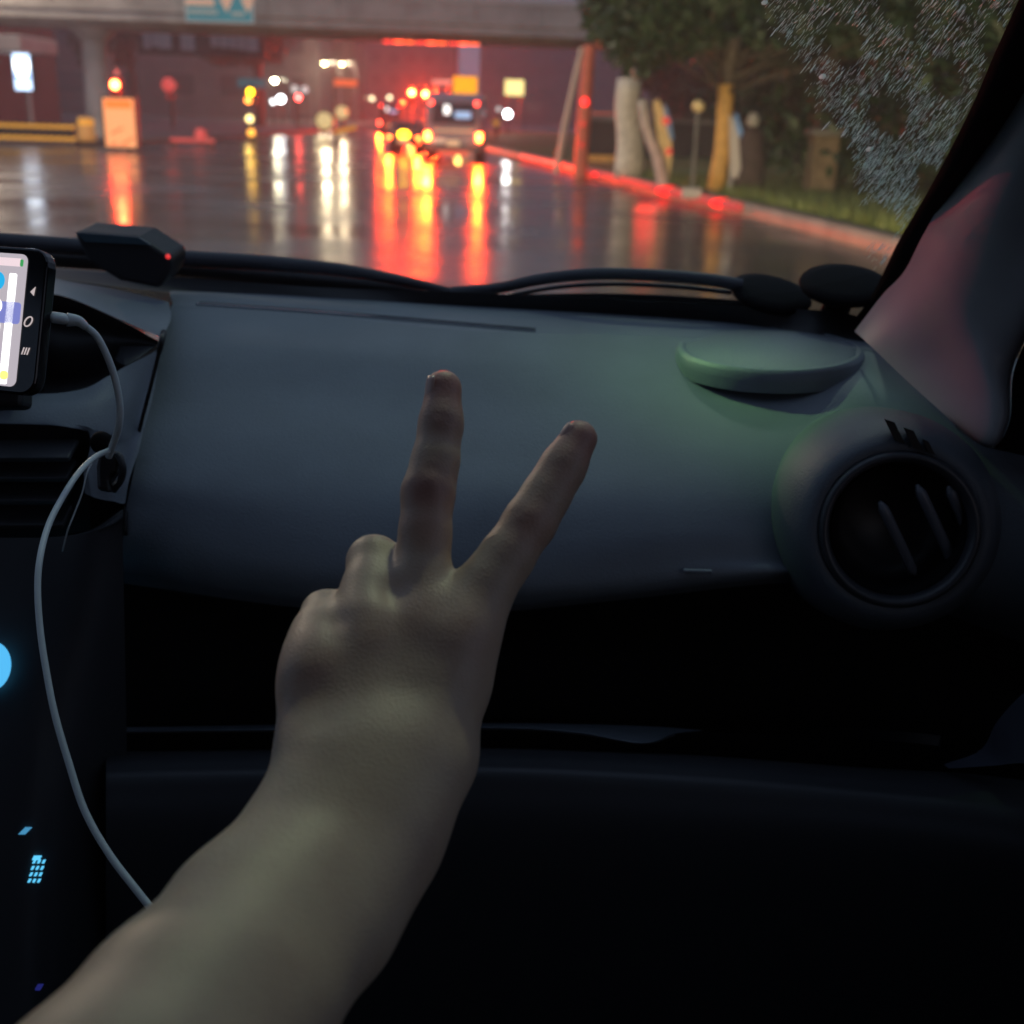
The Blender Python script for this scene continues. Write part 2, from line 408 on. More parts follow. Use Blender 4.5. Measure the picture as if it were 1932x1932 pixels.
# blue-white lit sign on the left edge
em('bluewhite', (.55, .72, 1), 3.2)
t, W, z0, z1 = board('advert_light_box', 28, 101, 62, 171, 40, E['bluewhite'], 'tall bright blue white light box on a post at the far left', 'sign', .25, m_black, post=(0,))
MB().box((0, -.14, z1-.35), (W*.8, .02, .28)).box((0, -.14, (z0+z1)/2-.05), (W*.5, .02, .16)).build('white_graphic', em('boxwhite', (1, 1, 1), 7), t)
MB().box((0, -.14, z0+.42), (W*.86, .02, .1)).build('blue_band', em('boxblue', (.05, .3, 1), 1.5), t)
# left canopy roof
P = Py(20, 82, 38)
t = empty('canopy_roof', (P.x, 38, 0), 'flat pale canopy roof edge at the far left above the light box', 'canopy')
MB().box((-2.4, 1, P.z), (5.8, 3, .45)).build('roof', m_concrete, t, bevel=.05)
for x in (-5, -3): MB().box((x-.3, 1.8, P.z/2), (.3, .3, P.z)).build('column', m_conc_d, t)

# ------------------------------------------------------------------ buildings behind, left
def building(name, x0, x1, y, h, m, label, nwin=(4, 3), lit=0, d=10):
    t = empty(name, ((x0+x1)/2, y, 0), label, 'building'); W = x1-x0
    MB().box((0, d/2, h/2), (W, d, h)).build('wall', m, t)
    MB().box((0, d/2, h+.15), (W+.5, d+.5, .3)).build('roof', m_conc_d, t)
    for i in range(nwin[0]):
        for j in range(nwin[1]):
            cx = -W/2+W*(i+.5)/nwin[0]; cz = 1.6+(h-2)*(j+.4)/nwin[1]
            f = MB(); ww, hh = W/nwin[0]*.55, (h-2)/nwin[1]*.5
            f.box((cx, -.03, cz), (ww+.2, .1, hh+.2))
            fo = f.build('window', m_conc_d, t)
            MB().box((cx, -.09, cz), (ww, .04, hh)).build('pane', m_pane, fo)
    return t
building('corner_building', -62, -26, 58, 11, m_wall, 'dark low shop building behind the left pavement and striped rail', (8, 3))
building('dark_building', -62, -19.5, 140, 20, m_wall, 'dark blank building far behind the round red lamps and teal street sign', (9, 4))
t = building('distant_building', -75, -22, 130, 24, m_wall2, 'tall grey block seen under the left half of the bridge', (9, 5))
q = MB()
for k, (wd, gap) in enumerate([(1.6, .5), (.9, .5), (2.6, 1.4), (1.4, .3), (1.5, .3), (1.5, .3), (1.5, .3)]):
    pass
xx = -7.5; y = 57.6
tt = empty('facade_sign', (-22, 57.5, 0), 'dim grey block lettering band high on the dark shop front', 'sign')
for (u0, u1, v0, v1) in ((272, 282, 58, 92), (287, 297, 58, 88), (300, 322, 56, 92), (342, 352, 58, 95), (355, 366, 56, 96), (398, 412, 62, 88), (416, 430, 64, 90), (434, 446, 66, 92), (450, 462, 66, 94), (466, 486, 66, 97)):
    a, b = Py(u0, v1, 57.5), Py(u1, v0, 57.5)
    q.box(((a.x+b.x)/2+22, 0, (a.z+b.z)/2), (b.x-a.x, .1, b.z-a.z))
q.build('letter_block', mat('dim_letters', (.26, .26, .30), .6), tt)
a, b = Py(262, 102, 57.7), Py(496, 50, 57.7)
MB().box(((a.x+b.x)/2+22, .12, (a.z+b.z)/2), (b.x-a.x, .1, b.z-a.z)).build('back_board', m_wall, tt)
MB().box((-1.5, .25, a.z/2), (.2, .2, a.z)).box((2.5, .25, a.z/2), (.2, .2, a.z)).build('support', m_conc_d, tt)

# ------------------------------------------------------------------ distant street lights, signals, signs
em('lampcream', (1, .72, .30), 40); em('lamppale', (1, .93, .62), 120); em('farwhite', (.95, .95, 1), 300)
def street_lamp(u, v, y, label, key, energy, col, arm=1.5, r=.22):
    P = Py(u, v, y); t = empty('street_lamp', (P.x+arm, y, 0), label, 'street lamp', 'street lamps over the road')
    MB().tube([(0, 0, 0), (0, 0, P.z-.6), (-.25, 0, P.z+.05), (-arm+.3, 0, P.z+.22)], [.11, .08, .06, .05], 8).build('pole', m_alu, t, smooth=True)
    MB().box((-arm, 0, P.z+.14), (.75, .3, .14)).build('lamp_head', m_alu, t, bevel=.04)
    MB().lathe([(r, .05), (r*.9, -.04), (r*.5, -.12), (.01, -.15)], (-arm, 0, P.z+.02), (0, 0, 1), 14).build('lens', E[key], t, smooth=True)
    if energy:
        ld = bpy.data.lights.new('lamp_light', 'POINT'); ld.energy = energy; ld.color = col; ld.shadow_soft_size = .2
        lo = bpy.data.objects.new('lamp_light', ld); COL.objects.link(lo); lo.parent = t; lo.location = (-arm, 0, P.z-.35)
    return t
street_lamp(612, 120, 120, 'left of two bright cream street lamps high above the distant road', 'lampcream', 1500, (1, .8, .5))
street_lamp(645, 121, 128, 'right of two bright cream street lamps high above the distant road', 'lampcream', 1500, (1, .8, .5))
street_lamp(518, 152, 105, 'pale street lamp right of the teal street name sign', 'lamppale', 300, (1, .9, .6), r=.2)
for (u, v, l) in ((664, 178, 'pale yellow lamp, first of the lamp row left of the red signals'), (688, 184, 'brightest pale yellow lamp in the low row left of the red signals'), (702, 186, 'pale yellow lamp right beside the brightest one of the low row'), (735, 184, 'small pale yellow lamp nearest the red signals in the low row')):
    glow_lamp('roadside_lamp', u, v, 170, .3, 'roadlamp' if 'roadlamp' in E else (em('roadlamp', (1, .85, .5), 5) and 'roadlamp'), l, group='low lamp row')
t, W, z0, z1 = board('street_name_sign', 448, 148, 500, 166, 62, mat('teal_plate', (.03, .22, .25), .5, emit=(.03, .25, .3), estr=.25), 'small teal street name sign above the yellow signal', 'sign', .06, None, post=(0,))
def small_signal(u, v, y, label, key, pair=None, r=.16):
    P = Py(u, v, y); t = empty('signal_head', (P.x, y, 0), label, 'traffic light')
    MB().tube([(0, .2, 0), (0, .2, P.z+.2)], .06, 8).build('pole', m_alu, t)
    MB().box((0, .05, P.z-.1), (.5, .2, .95)).build('housing', m_black, t, bevel=.05)
    MB().lathe([(r, 0), (r*.7, .05), (.01, .07)], (0, -.06, P.z+.08), (0, -1, 0), 16).build('lens', E[key], t, smooth=True)
    if pair: MB().lathe([(r, 0), (r*.7, .05), (.01, .07)], (-.12, -.06, P.z-.3), (0, -1, 0), 16).build('lower_lens', E[pair], t, smooth=True)
    return t
em('amber', (1, .26, .04), 8)
small_signal(473, 177, 60, 'yellow signal with orange lens below, under the teal street name sign', 'yellow', 'amber')
E2 = em('whitehead', (.95, .97, 1), 22)
em('lensred', (1, .07, .06), 30)
glow_lamp('white_headlamp', 530, 187, 75, .2, 'whitehead', 'large blazing white lamp left of the small red lamp', light=12)
glow_lamp('white_headlamp', 515, 192, 76, .13, 'boxwhite', 'smaller pinkish white lamp touching the blazing white one')
glow_lamp('small_red_lamp', 563, 184, 70, .14, 'lensred', 'small saturated red lamp right of the blazing white lamp', light=30, col=(1, .08, .06))
em('greylamp', (.8, .75, .72), 1.2)
glow_lamp('grey_lamp', 556, 168, 80, .22, 'greylamp', 'dim grey lamp just above the small red lamp')
glow_lamp('grey_lamp', 575, 169, 80, .22, 'greylamp', 'dim grey lamp up and right of the small red lamp')
em('paleyellow', (1, .74, .28), 5); em('softamber', (1, .42, .05), 3)
glow_lamp('amber_glow', 471, 224, 48, .14, 'paleyellow', 'low cream yellow lamp on the left under the yellow signal', light=6, col=(1, .7, .2))
glow_lamp('amber_glow', 474, 250, 42, .13, 'softamber', 'orange reflection on the road under the yellow signal, as a glowing disc', light=6, col=(1, .6, .1))  # road reflection of the yellow signal, put in as a small lamp
glow_lamp('yard_lamp', 612, 228, 60, .42, 'yardlamp' if 'yardlamp' in E else (em('yardlamp', (1, .74, .32), .8) and 'yardlamp'), 'wide soft cream lamp low beneath the left street lamp', light=20, col=(1, .8, .45))
glow_lamp('yard_lamp', 645, 212, 75, .4, 'yardlamp', 'soft cream lamp low beneath the right street lamp', light=20, col=(1, .8, .45))
for (u0, v0, u1, v1, y, k, l, n) in (
    (630, 150, 675, 163, 110, ('shoporange', (1, .16, .04), 1.1), 'orange lit shop sign left of the low lamp row', 'shop_sign'),
    (855, 144, 901, 182, 80, ('billorange', (1, .38, .0), 1.6), 'large glowing orange billboard above the van', 'billboard'),
    (815, 150, 853, 160, 82, ('billgrey', (.9, .5, .42), .65), 'narrow greyish pink sign joined left of the orange billboard', 'shop_sign'),
    (952, 150, 989, 181, 70, ('billcream', (1, .78, .28), 1.8), 'square cream lit sign standing right of the orange billboard', 'sign_board')):
    board(n, u0, v0, u1, v1, y, em(*k), l, 'sign', .3, m_black, post=(-.6, .6))
P = Py(960, 163, 69.8); 
# white lamp right of van
glow_lamp('oncoming_lamp', 958, 215, 60, .17, 'whitehead', 'blazing white lamp beneath the square cream sign', light=60)
glow_lamp('oncoming_lamp', 941, 206, 62, .12, 'greylamp', 'faint pinkish lamp left of the blazing white lamp under the cream sign')
glow_lamp('marker_lamp', 936, 232, 50, .14, 'softdim' if 'softdim' in E else (em('softdim', (1, .4, .05), .5) and 'softdim'), 'dull orange marker between the van and the white lamp')
# tilted yellow barrier arm
a, b = Py(631, 249, 48), Py(672, 240, 48)
t = empty('boom_gate', (a.x, 48, 0), 'short tilted yellow barrier arm left of the far car', 'barrier')
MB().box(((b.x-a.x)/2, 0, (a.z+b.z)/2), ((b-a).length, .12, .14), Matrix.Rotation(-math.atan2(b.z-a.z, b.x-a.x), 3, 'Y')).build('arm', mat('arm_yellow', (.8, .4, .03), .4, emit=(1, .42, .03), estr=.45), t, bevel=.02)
MB().box((.1, .1, a.z/2), (.14, .14, a.z)).build('post', m_black, t)
# red signals over the lane
xs = [(777, 175), (803, 178), (821, 180)]
names = ['leftmost of three red signals in a row over the lane', 'middle one of three red signals in a row over the lane', 'rightmost of three red signals, beside the orange billboard']
for (u, v), l in zip(xs, names):
    signal('lane_signal', u, v, 80, l, 'sig' if 'sig' in E else (em('sig', (1, .07, .014), 200) and 'sig'), .17, 'red lane signals', light=4200, col=(1, .03, .004))
glow_lamp('amber_beacon', 866, 182, 78, .17, 'beacon' if 'beacon' in E else (em('beacon', (1, .55, .1), 160) and 'beacon'), 'bright amber beacon at the foot of the orange billboard', light=30, col=(1, .6, .2))

# ------------------------------------------------------------------ vehicles ahead
def vehicle(name, u, y, w, h, l, paint, label, cat, tall=True, tail='red', lz=.62, glow=60, stripe=False, toplights=False, yellow=False):
    x = Py(u, 300, y).x; t = empty(name, (x, y, 0), label, cat)
    r = .09; prof = [(0, .28), (0, h*.52), (.10, h*.93), (.35, h), (l*.62, h), (l*.8, h*.62), (l, h*.5), (l, .28)] if tall else \
        [(0, .25), (0, h*.62), (.35, h*.66), (.75, h), (l*.55, h), (l*.75, h*.62), (l, h*.5), (l, .25)]
    mb = MB()
    secs = []
    for sx, ins in ((-1, 1.0), (-1, .0), (1, .0), (1, 1.0)): pass
    mb.prism([(-w/2, yy, zz) for yy, zz in prof], (w, 0, 0)); mb.build('body', paint, t, bevel=r, smooth=True, auto=40)
    if tall:
        MB().prism([(-w*.38, -.012+.10*.05, h*.56), (w*.38, -.012+.005, h*.56), (w*.35, .07, h*.86), (-w*.35, .07, h*.86)], (0, -.03, 0)).build('rear_window', m_pane, t, bevel=.01)
        MB().box((w*.16, -.02, h*.69), (w*.28, .02, h*.1)).build('window_reflection', em('busblue', (.35, .62, 1), .9), t, bevel=.02)  # bluish reflection in the rear window, put in as a glowing panel
        MB().box((-w*.12, -.01, h*.76), (w*.1, .02, h*.13)).build('interior_lamp', em('buswhite', (1, .95, .9), 2.4), t, bevel=.02)
    else:
        MB().prism([(-w*.36, .42, h*.68), (w*.36, .42, h*.68), (w*.3, .70, h*.95), (-w*.3, .70, h*.95)], (0, -.03, .02)).build('rear_window', m_pane, t)
    MB().box((0, -.07, .38), (w*.98, .16, .2)).build('bumper', m_conc_d if tall else m_black, t, bevel=.04)
    MB().box((0, -.165, .40 if not tall else .5), (.34, .02, .14)).build('number_plate', mat('plate', (.6, .5, .35), .4, emit=(1, .6, .3), estr=.5), t)
    if stripe:
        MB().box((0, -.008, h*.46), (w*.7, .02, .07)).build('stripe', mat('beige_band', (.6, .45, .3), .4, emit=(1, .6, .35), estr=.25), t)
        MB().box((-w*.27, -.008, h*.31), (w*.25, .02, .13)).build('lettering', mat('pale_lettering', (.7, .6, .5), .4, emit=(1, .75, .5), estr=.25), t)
        MB().box((0, -.17, .24), (w*.55, .02, .12)).build('mud_flap', em('flap', (1, .08, .03), .9), t, bevel=.02)  # red reflection on the mud flap, put in as glow
    for s in (-1, 1):
        MB().box((s*w*.455, -.03, lz), (w*.09, .06, .22)).build('tail_light', E[tail], t, bevel=.03)
        ld = bpy.data.lights.new('tail_glow', 'SPOT'); ld.energy = glow*24; ld.color = (1, .035, .002); ld.shadow_soft_size = .1; ld.spot_size = R(140); ld.spot_blend = .6
        lo = bpy.data.objects.new('tail_glow', ld); COL.objects.link(lo); lo.parent = t; lo.location = (s*w*.45, -.3, lz); lo.rotation_euler = (R(-90), 0, 0)
        for yy in (.55, l-.6):
            wo = MB().lathe([(.15, -.1), (.30, -.1), (.32, -.06), (.32, .06), (.30, .1), (.15, .1)], (s*(w/2-.1), yy, .32), (1, 0, 0), 18).build('wheel', m_rubber, t)
            MB().lathe([(.16, -.11), (.16, .11)], (s*(w/2-.1), yy, .32), (1, 0, 0), 14).build('rim', m_alu, wo)
        if toplights: MB().box((s*w*.40, .05, h*.86), (.10, .06, .10)).build('marker_light', em('mark', (1, .05, .03), 12), t, bevel=.02)
    if yellow:
        MB().lathe([(.12, 0), (.11, .03), (.01, .05)], (0, -.02 if tall else -.02, lz+.17), (0, -1, 0), 16, sx=1.5, xdir=(1, 0, 0)).build('middle_lamp', E['yellow'], t)
    return t
em('tail', (1, .085, .012), 75)
em('tailfar', (1, .06, .03), 22)
vehicle('van', 855, 33, 1.55, 1.78, 4.0, m_van, 'silver grey van with two blazing tail lights stopped ahead', 'van', tail='tail', lz=.66, glow=45, stripe=True, toplights=True)
vehicle('small_car', 762, 38, 1.0, 1.0, 2.9, m_car, 'low small car with bright brake lights left of the van', 'car', tall=False, tail='tail', lz=.42, glow=45, yellow=True)
vehicle('far_van', 736, 72, 1.35, 1.85, 4.2, m_car, 'distant dark van with four red lights beyond the small car', 'van', tail='tailfar', lz=.62, glow=90, toplights=True)

# ------------------------------------------------------------------ right verge: poles, posts, banners, trunks
def leaning(name, p0, p1, r, m, label, cat, parts=None, y=None, flat=1.0, r2=None):
    """p0 = foot (u,v), p1 = top (u,v) at distance y"""
    a = Py(*p0, y); b = Py(*p1, y); a.z = max(a.z, .1)
    t = empty(name, a, label, cat)
    d = b-a
    MB().tube([(0, 0, -.25), d*.35, d*.7, d], [r, r*.97, r*.93, (r2 or r*.85)], 12, flat=flat).build('shaft', m, t, smooth=True, auto=40)
    return t, d
t, d = leaning('leaning_pole', (1050, 305), (1098, 90), .07, mat('pale_pole', (.55, .42, .36), .5), 'thin pale leaning pole left of the red orange post', 'pole', y=26)
t, d = leaning('red_post', (1095, 318), (1112, 86), .15, m_redpole, 'red orange painted post with round red reflectors by the kerb', 'post', y=26.5)
for f, rr, k in ((.55, .085, 'refl1'), (.37, .045, 'refl2'), (.2, .05, 'refl3')):
    if k not in E: em(k, (1, .02, .02), {'refl1': 4, 'refl2': 1.2, 'refl3': 1.0}[k])
    c = d*f; MB().lathe([(rr, 0), (rr*.9, .03), (.01, .05)], (c.x-.02, c.y-.14, c.z), (0, -1, 0), 16).build('reflector', E[k], t, smooth=True)
# low rail between red post and white trunk
a, b = Py(1100, 303, 27.5), Py(1188, 305, 27.5); a2 = Py(1100, 213, 27.5)
t = empty('low_fence', (a.x, 27.5, a.z), 'thin rail fence between the red post and the white trunk', 'fence')
MB().box(((b.x-a.x)/2, 0, 0.06), (b.x-a.x, .08, .15)).build('bottom_rail', m_ochre, t)
MB().box(((b.x-a.x)/2, 0, a2.z-a.z), (b.x-a.x, .05, .05)).build('top_rail', m_redpole, t)
for x in (0, b.x-a.x): MB().box((x, 0, (a2.z-a.z)/2), (.06, .06, a2.z-a.z)).build('post', m_bark, t)
# red light on the kerb face, put in as an emissive strip
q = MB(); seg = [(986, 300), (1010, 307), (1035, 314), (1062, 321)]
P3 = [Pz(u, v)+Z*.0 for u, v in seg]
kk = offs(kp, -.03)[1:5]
strip = empty('kerb_red_glow', kk[0], 'red light on the kerb face, put in as a glowing strip', 'red glow')
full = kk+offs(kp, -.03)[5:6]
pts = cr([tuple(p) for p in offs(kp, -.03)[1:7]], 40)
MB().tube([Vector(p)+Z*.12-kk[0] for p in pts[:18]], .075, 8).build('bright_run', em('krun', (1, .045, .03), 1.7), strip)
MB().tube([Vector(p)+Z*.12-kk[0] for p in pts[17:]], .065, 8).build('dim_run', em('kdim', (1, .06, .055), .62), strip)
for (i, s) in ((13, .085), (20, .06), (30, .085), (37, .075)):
    MB().lathe([(s*.6, -.05), (s, 0), (s*.6, .05), (.005, .07)], Vector(pts[i])+Z*.12-kk[0], (-.3, -1, .1), 14, sx=2.6, xdir=(1, 0, 0)).build('lamp', em('kblob', (1, .008, .008), 3.0), strip, smooth=True)  # blobs of red light on the kerb, put in as emissive discs
ld = bpy.data.lights.new('strip_glow', 'POINT'); ld.energy = 8; ld.color = (1, .05, .03); ld.shadow_soft_size = .2  # added lamp spreading the red glow around the kerb
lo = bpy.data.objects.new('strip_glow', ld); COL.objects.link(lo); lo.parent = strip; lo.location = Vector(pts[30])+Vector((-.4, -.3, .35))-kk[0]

# white column-like trunk with broken top
def column(u, v0, v1, y, wpx, m, label, name='painted_trunk', lean=0, cat='tree trunk'):
    a = Py(u, v0, y); b = Py(u+lean, v1, y); r = wpx/2/FPX*y
    t = empty(name, (a.x, y, max(a.z, .1)), label, cat); d = b-Vector((a.x, y, max(a.z, .1)))
    pts = [d*f+Vector((math.sin(f*7)*.03, 0, 0)) for f in np.linspace(-.12, 1, 9)]
    MB().tube(pts, [r*(1.12-.2*f)*(1+.05*math.sin(9*f)) for f in np.linspace(0, 1, 9)], 14).build('trunk', m, t, smooth=True)
    return t, d, r
t, d, r = column(1186, 318, 150, 24, 46, m_whitepaint, 'broad whitewashed broken trunk behind the kerb', name='broken_trunk')
q = MB(); q.tube([d*.93, d*1.03+Vector((.05, 0, .02)), d*1.1+Vector((.13, 0, .03))], [r*.7, r*.5, .03], 10); q.build('stub', m_whitepaint, t, smooth=True)
t, dd, r = column(1250, 345, 188, 21, 20, mat('grey_post', (.45, .42, .40), .6, noise=(5, .2)), 'grey post leaning left against the whitewashed broken trunk', 'leaning_post', -40, 'post')
# surfboard-like banners
def banner(pts_uv, y, m, edge_uv, m2, label, name='banner', spots=()):
    P = [Py(u, v, y) for u, v in pts_uv]; o = Vector((sum(p.x for p in P)/len(P), y, .2))
    t = empty(name, o, label, 'banner')
    MB().prism([p-o for p in P], (0, .05, 0)).build('panel', m, t, bevel=.01)
    Q = [Py(u, v, y-.02) for u, v in edge_uv]
    MB().prism([p-o for p in Q], (0, .05, 0)).build('edge_stripe', m2, t, bevel=.01)
    for (u, v, rr) in spots:
        c = Py(u, v, y-.05)-o; MB().lathe([(rr, 0), (rr*.8, .02)], c, (0, -1, 0), 14).build('red_spot', em('bspot', (1, .05, .03), .8), t)
    MB().tube([(0, .1, -.3), (.0, .1, .8)], .03, 8).build('stake', m_alu, t)
    return t
banner([(1232, 192), (1243, 186), (1252, 205), (1268, 262), (1268, 300), (1262, 346), (1248, 346), (1246, 300), (1240, 250)], 21.5, m_cream,
       [(1252, 196), (1258, 200), (1266, 225), (1272, 262), (1266, 266), (1256, 235)], m_blue, 'cream curved banner with a blue right edge beside the leaning grey post', spots=[(1257, 228, .07), (1262, 286, .06)])
banner([(1376, 215), (1384, 222), (1394, 255), (1398, 320), (1390, 338), (1378, 330)], 18.5, mat('pale_banner', (.5, .45, .42), .6),
       [(1386, 212), (1392, 216), (1402, 250), (1397, 262), (1390, 245)], m_blue, 'narrow pale banner with blue top right of the ochre trunk')
t, d, r = column(1352, 345, 60, 19, 27, m_bark, 'slim tree trunk, ochre in its lower part, with dark crown right of the cream banner', name='ochre_tree', lean=34, cat='tree')
MB().tube([d*f+Vector((math.sin(f*7)*.03, 0, 0)) for f in np.linspace(-.05, .66, 6)], [r*(1.17-.2*f) for f in np.linspace(-.05, .66, 6)], 14).build('ochre_band', m_ochre, t, smooth=True)  # lower trunk coloured ochre over the bark
# thin garden lamp and small pillars
P = Py(1306, 352, 18.5)
t = empty('garden_post', (P.x, 18.5, .2), 'thin garden post with a pale round head between banner and ochre trunk', 'post')
h = Py(1310, 200, 18.5).z-.2
MB().tube([(0, 0, -.1), (0, 0, h)], .03, 8).build('shaft', m_conc_d, t)
MB().lathe([(.02, -.09), (.08, -.06), (.1, 0), (.07, .06), (.01, .09)], (0, 0, h), (0, 0, 1), 12).build('head', m_cream, t, smooth=True)
MB().box((0, 0, 0), (.3, .2, .16)).build('foot', m_concrete, t, bevel=.03)
P = Py(1410, 345, 19.5)
t = empty('gate_pillar', (P.x, 19.5, .2), 'dark reddish pillar with a small pale ball top right of the pale banner', 'pillar')
MB().lathe([(.28, -.1), (.26, .4), (.2, .85), (.1, 1.0)], (0, 0, 0), (0, 0, 1), 14).build('shaft', mat('dark_brick', (.07, .045, .045), .8, noise=(6, .3)), t, smooth=True)
MB().lathe([(.02, .98), (.09, 1.03), (.1, 1.12), (.06, 1.2), (.01, 1.22)], (0, 0, 0), (0, 0, 1), 14).build('ball', m_concrete, t, smooth=True)
P = Py(1545, 350, 19)
t = empty('stone_pillar', (P.x, 19, .2), 'low tan stone pillar under the trees at the right', 'pillar')
MB().box((0, 0, .4), (.42, .42, 1.0)).build('shaft', mat('tan_stone', (.16, .115, .07), .8, noise=(6, .3), bump=(12, .5, .03)), t, bevel=.04)
MB().box((0, 0, .95), (.52, .52, .1)).build('cap', m_conc_d, t, bevel=.02)
# garden wall behind
t = empty('garden_wall', (8.5, 27, .2), 'low dark garden wall running behind the posts and banners', 'wall')
MB().box((6, 4, .45), (26, .3, 1.1), Matrix.Rotation(R(-6), 3, 'Z')).build('wall', m_wall, t)
MB().box((6, 4, 1.04), (26.1, .4, .09), Matrix.Rotation(R(-6), 3, 'Z')).build('coping', m_conc_d, t)

# ------------------------------------------------------------------ trees
def crown_mesh(name, blobs, n, size, seed):
    r = np.random.default_rng(seed); vs = []; fs = []
    wts = np.array([b[3]**2 for b in blobs]); wts = wts/wts.sum()
    for k in range(n):
        b = blobs[r.choice(len(blobs), p=wts)]
        d = r.normal(size=3); d /= np.linalg.norm(d); rad = b[3]*(r.random()**.45)*(1+.15*math.sin(5*d[0]+3*d[2]+b[0]))
        c = np.array(b[:3])+d*rad*np.array([1, 1, .75])
        a = r.normal(size=3); a /= np.linalg.norm(a); bb = np.cross(a, r.normal(size=3)); bb /= np.linalg.norm(bb)
        s = size*(.6+.8*r.random()); o = len(vs)
        vs += [tuple(c-a*s), tuple(c+bb*s*.4), tuple(c+a*s), tuple(c-bb*s*.4)]; fs.append((o, o+1, o+2, o+3))
    me = bpy.data.meshes.new(name); me.from_pydata(vs, [], fs); return me
def tree(x, y, h, blobs, n, size, label, seed, trunk_r=.2, m=None, group='trees on the right', name='tree', z0=.2, parent=None):
    t = parent or empty(name, (x, y, z0), label, 'tree', group)
    rr = random.Random(seed)
    mb = MB()
    if parent is None:
        mb.tube([(0, 0, -.3), (.05, 0, h*.3), (-.05, .05, h*.6), (0, 0, h*.9)], [trunk_r*1.2, trunk_r, trunk_r*.75, trunk_r*.4], 12)
    for b in blobs:
        s0 = Vector((0, 0, h*rr.uniform(.35, .6))); e = Vector(b[:3]); mdl = s0.lerp(e, .5)+Vector((0, 0, -.15))
        mb.tube([s0, mdl, e], [trunk_r*.28, trunk_r*.18, .02], 6)
    mb.build('trunk' if parent is None else 'branch', m_bark, t, smooth=True)
    me = crown_mesh('crown', blobs, int(n*1.25), size*1.2, seed); me.materials.append(m or m_leaf)
    o = bpy.data.objects.new('crown', me); COL.objects.link(o); o.parent = t
    return t
def rb(cx, cy, cz, R0, n, seed, r=(.7, 1.3), fl=.7):
    q = random.Random(seed); out = []
    for _ in range(n):
        a = q.random()*6.28; rad = R0*math.sqrt(q.random())
        out.append((cx+math.cos(a)*rad, cy+math.sin(a)*rad, cz+q.uniform(-1, 1)*R0*fl, q.uniform(*r)))
    return out
Pt = Py(1150, 60, 30)
tree(5.6, 32, 6, rb(0, 0, 4.0, 3.2, 26, 1, (.8, 1.5), .6), 16000, .09, 'dark leafy tree whose crown overlaps the right end of the bridge', 11, .16)
tree(5.9, 24, 6, rb(0, 0, 3.9, 2.6, 24, 2, (.9, 1.6), .55), 17000, .09, 'broad dark tree behind the whitewashed broken trunk', 12, .2)
tree(6.7, 15.8, 5, rb(0, 0, 3.2, 2.2, 22, 3, (.8, 1.4), .75), 16000, .075, 'near leafy tree at the right edge behind the raindrops', 13, .2, m_leaf2)
tree(8.3, 20.5, 6, rb(0, 0, 2.9, 3.4, 28, 5, (1., 1.7), .8), 16000, .10, 'dense dark tree behind the tan stone pillar', 15, .22)
tree(11, 30, 8, rb(0, 0, 3.6, 4.8, 30, 6, (1.2, 2.2), .8), 16000, .13, 'tall dark tree in the back row beyond the ochre trunk', 16, .25)
tree(9.6, 38, 8, rb(0, 0, 3.4, 3.6, 24, 7, (1.1, 1.9), .9), 12000, .13, 'dark bushy tree beneath the far right end of the bridge', 17, .22)
oc = [o for o in COL.objects if o.name == 'ochre_tree'][0]
tree(0, 0, 3.2, rb(.6, .3, 2.95, 2.7, 26, 8, (.6, 1.0), .28), 15000, .09, None, 18, .1, parent=oc)
# distant avenue trees left of road centre
tree(-17, 78, 8, rb(0, 0, 6.5, 3.2, 14, 9, (1.2, 2.0), .6), 5000, .2, 'brownish tree behind the two cream street lamps', 19, .3, z0=0, group='distant trees')
tree(-27, 84, 8, rb(0, 0, 6, 3.4, 14, 10, (1.2, 2.0), .6), 5000, .2, 'dark tree behind the small teal street name sign', 20, .3, z0=0, group='distant trees')
tree(13, 85, 8, rb(0, 0, 5.5, 5, 18, 21, (1.5, 2.6), .8), 6000, .25, 'dark tree behind the square cream sign', 22, .3, z0=0, group='distant trees')
tree(9, 62, 8, rb(0, 0, 4.6, 3.6, 16, 23, (1.2, 2.2), .9), 6000, .2, 'dark tree right of the blazing white lamp', 24, .3, z0=0, group='distant trees')
# far town mass closing the road
t = building('far_block', -30, -12, 210, 16, m_wall2, 'hazy far block closing the view behind the street lamps', (6, 4))
t = building('far_block', -9, 30, 240, 19, m_wall, 'hazy far block closing the view behind the orange billboard', (9, 4))

for (x, y, z, e_, l) in ((-15, 21, 9, 5200, 'assumed sodium street lamp on the left of the junction, above the windscreen view'), (8.5, 30, 9, 2600, 'assumed sodium street lamp over the right verge, above the windscreen view'), (-20, 40, 9, 2200, 'assumed sodium street lamp beyond the striped rail, above the windscreen view')):
    t = empty('street_lamp', (x, y, .1), l, 'street lamp', 'street lamps over the road')  # unseen lamps, assumed and added for warm light on bridge and road
    MB().tube([(0, 0, 0), (0, 0, z-.8), (.3, 0, z-.1), (1.5, 0, z)], [.1, .08, .06, .05], 10).build('pole', m_alu, t, smooth=True)
    MB().box((1.7, 0, z-.02), (.8, .3, .13)).build('lamp_head', m_alu, t, bevel=.04)
    MB().lathe([(.16, 0), (.13, -.05), (.01, -.08)], (1.7, 0, z-.08), (0, 0, 1), 14).build('lens', em('sodium', (1, .7, .38), 20), t, smooth=True)
    ld = bpy.data.lights.new('lamp_light', 'SPOT'); ld.energy = e_; ld.color = (1, .78, .58); ld.shadow_soft_size = .15; ld.spot_size = R(165); ld.spot_blend = .4
    lo = bpy.data.objects.new('lamp_light', ld); COL.objects.link(lo); lo.parent = t; lo.location = (1.7, 0, z-.25)
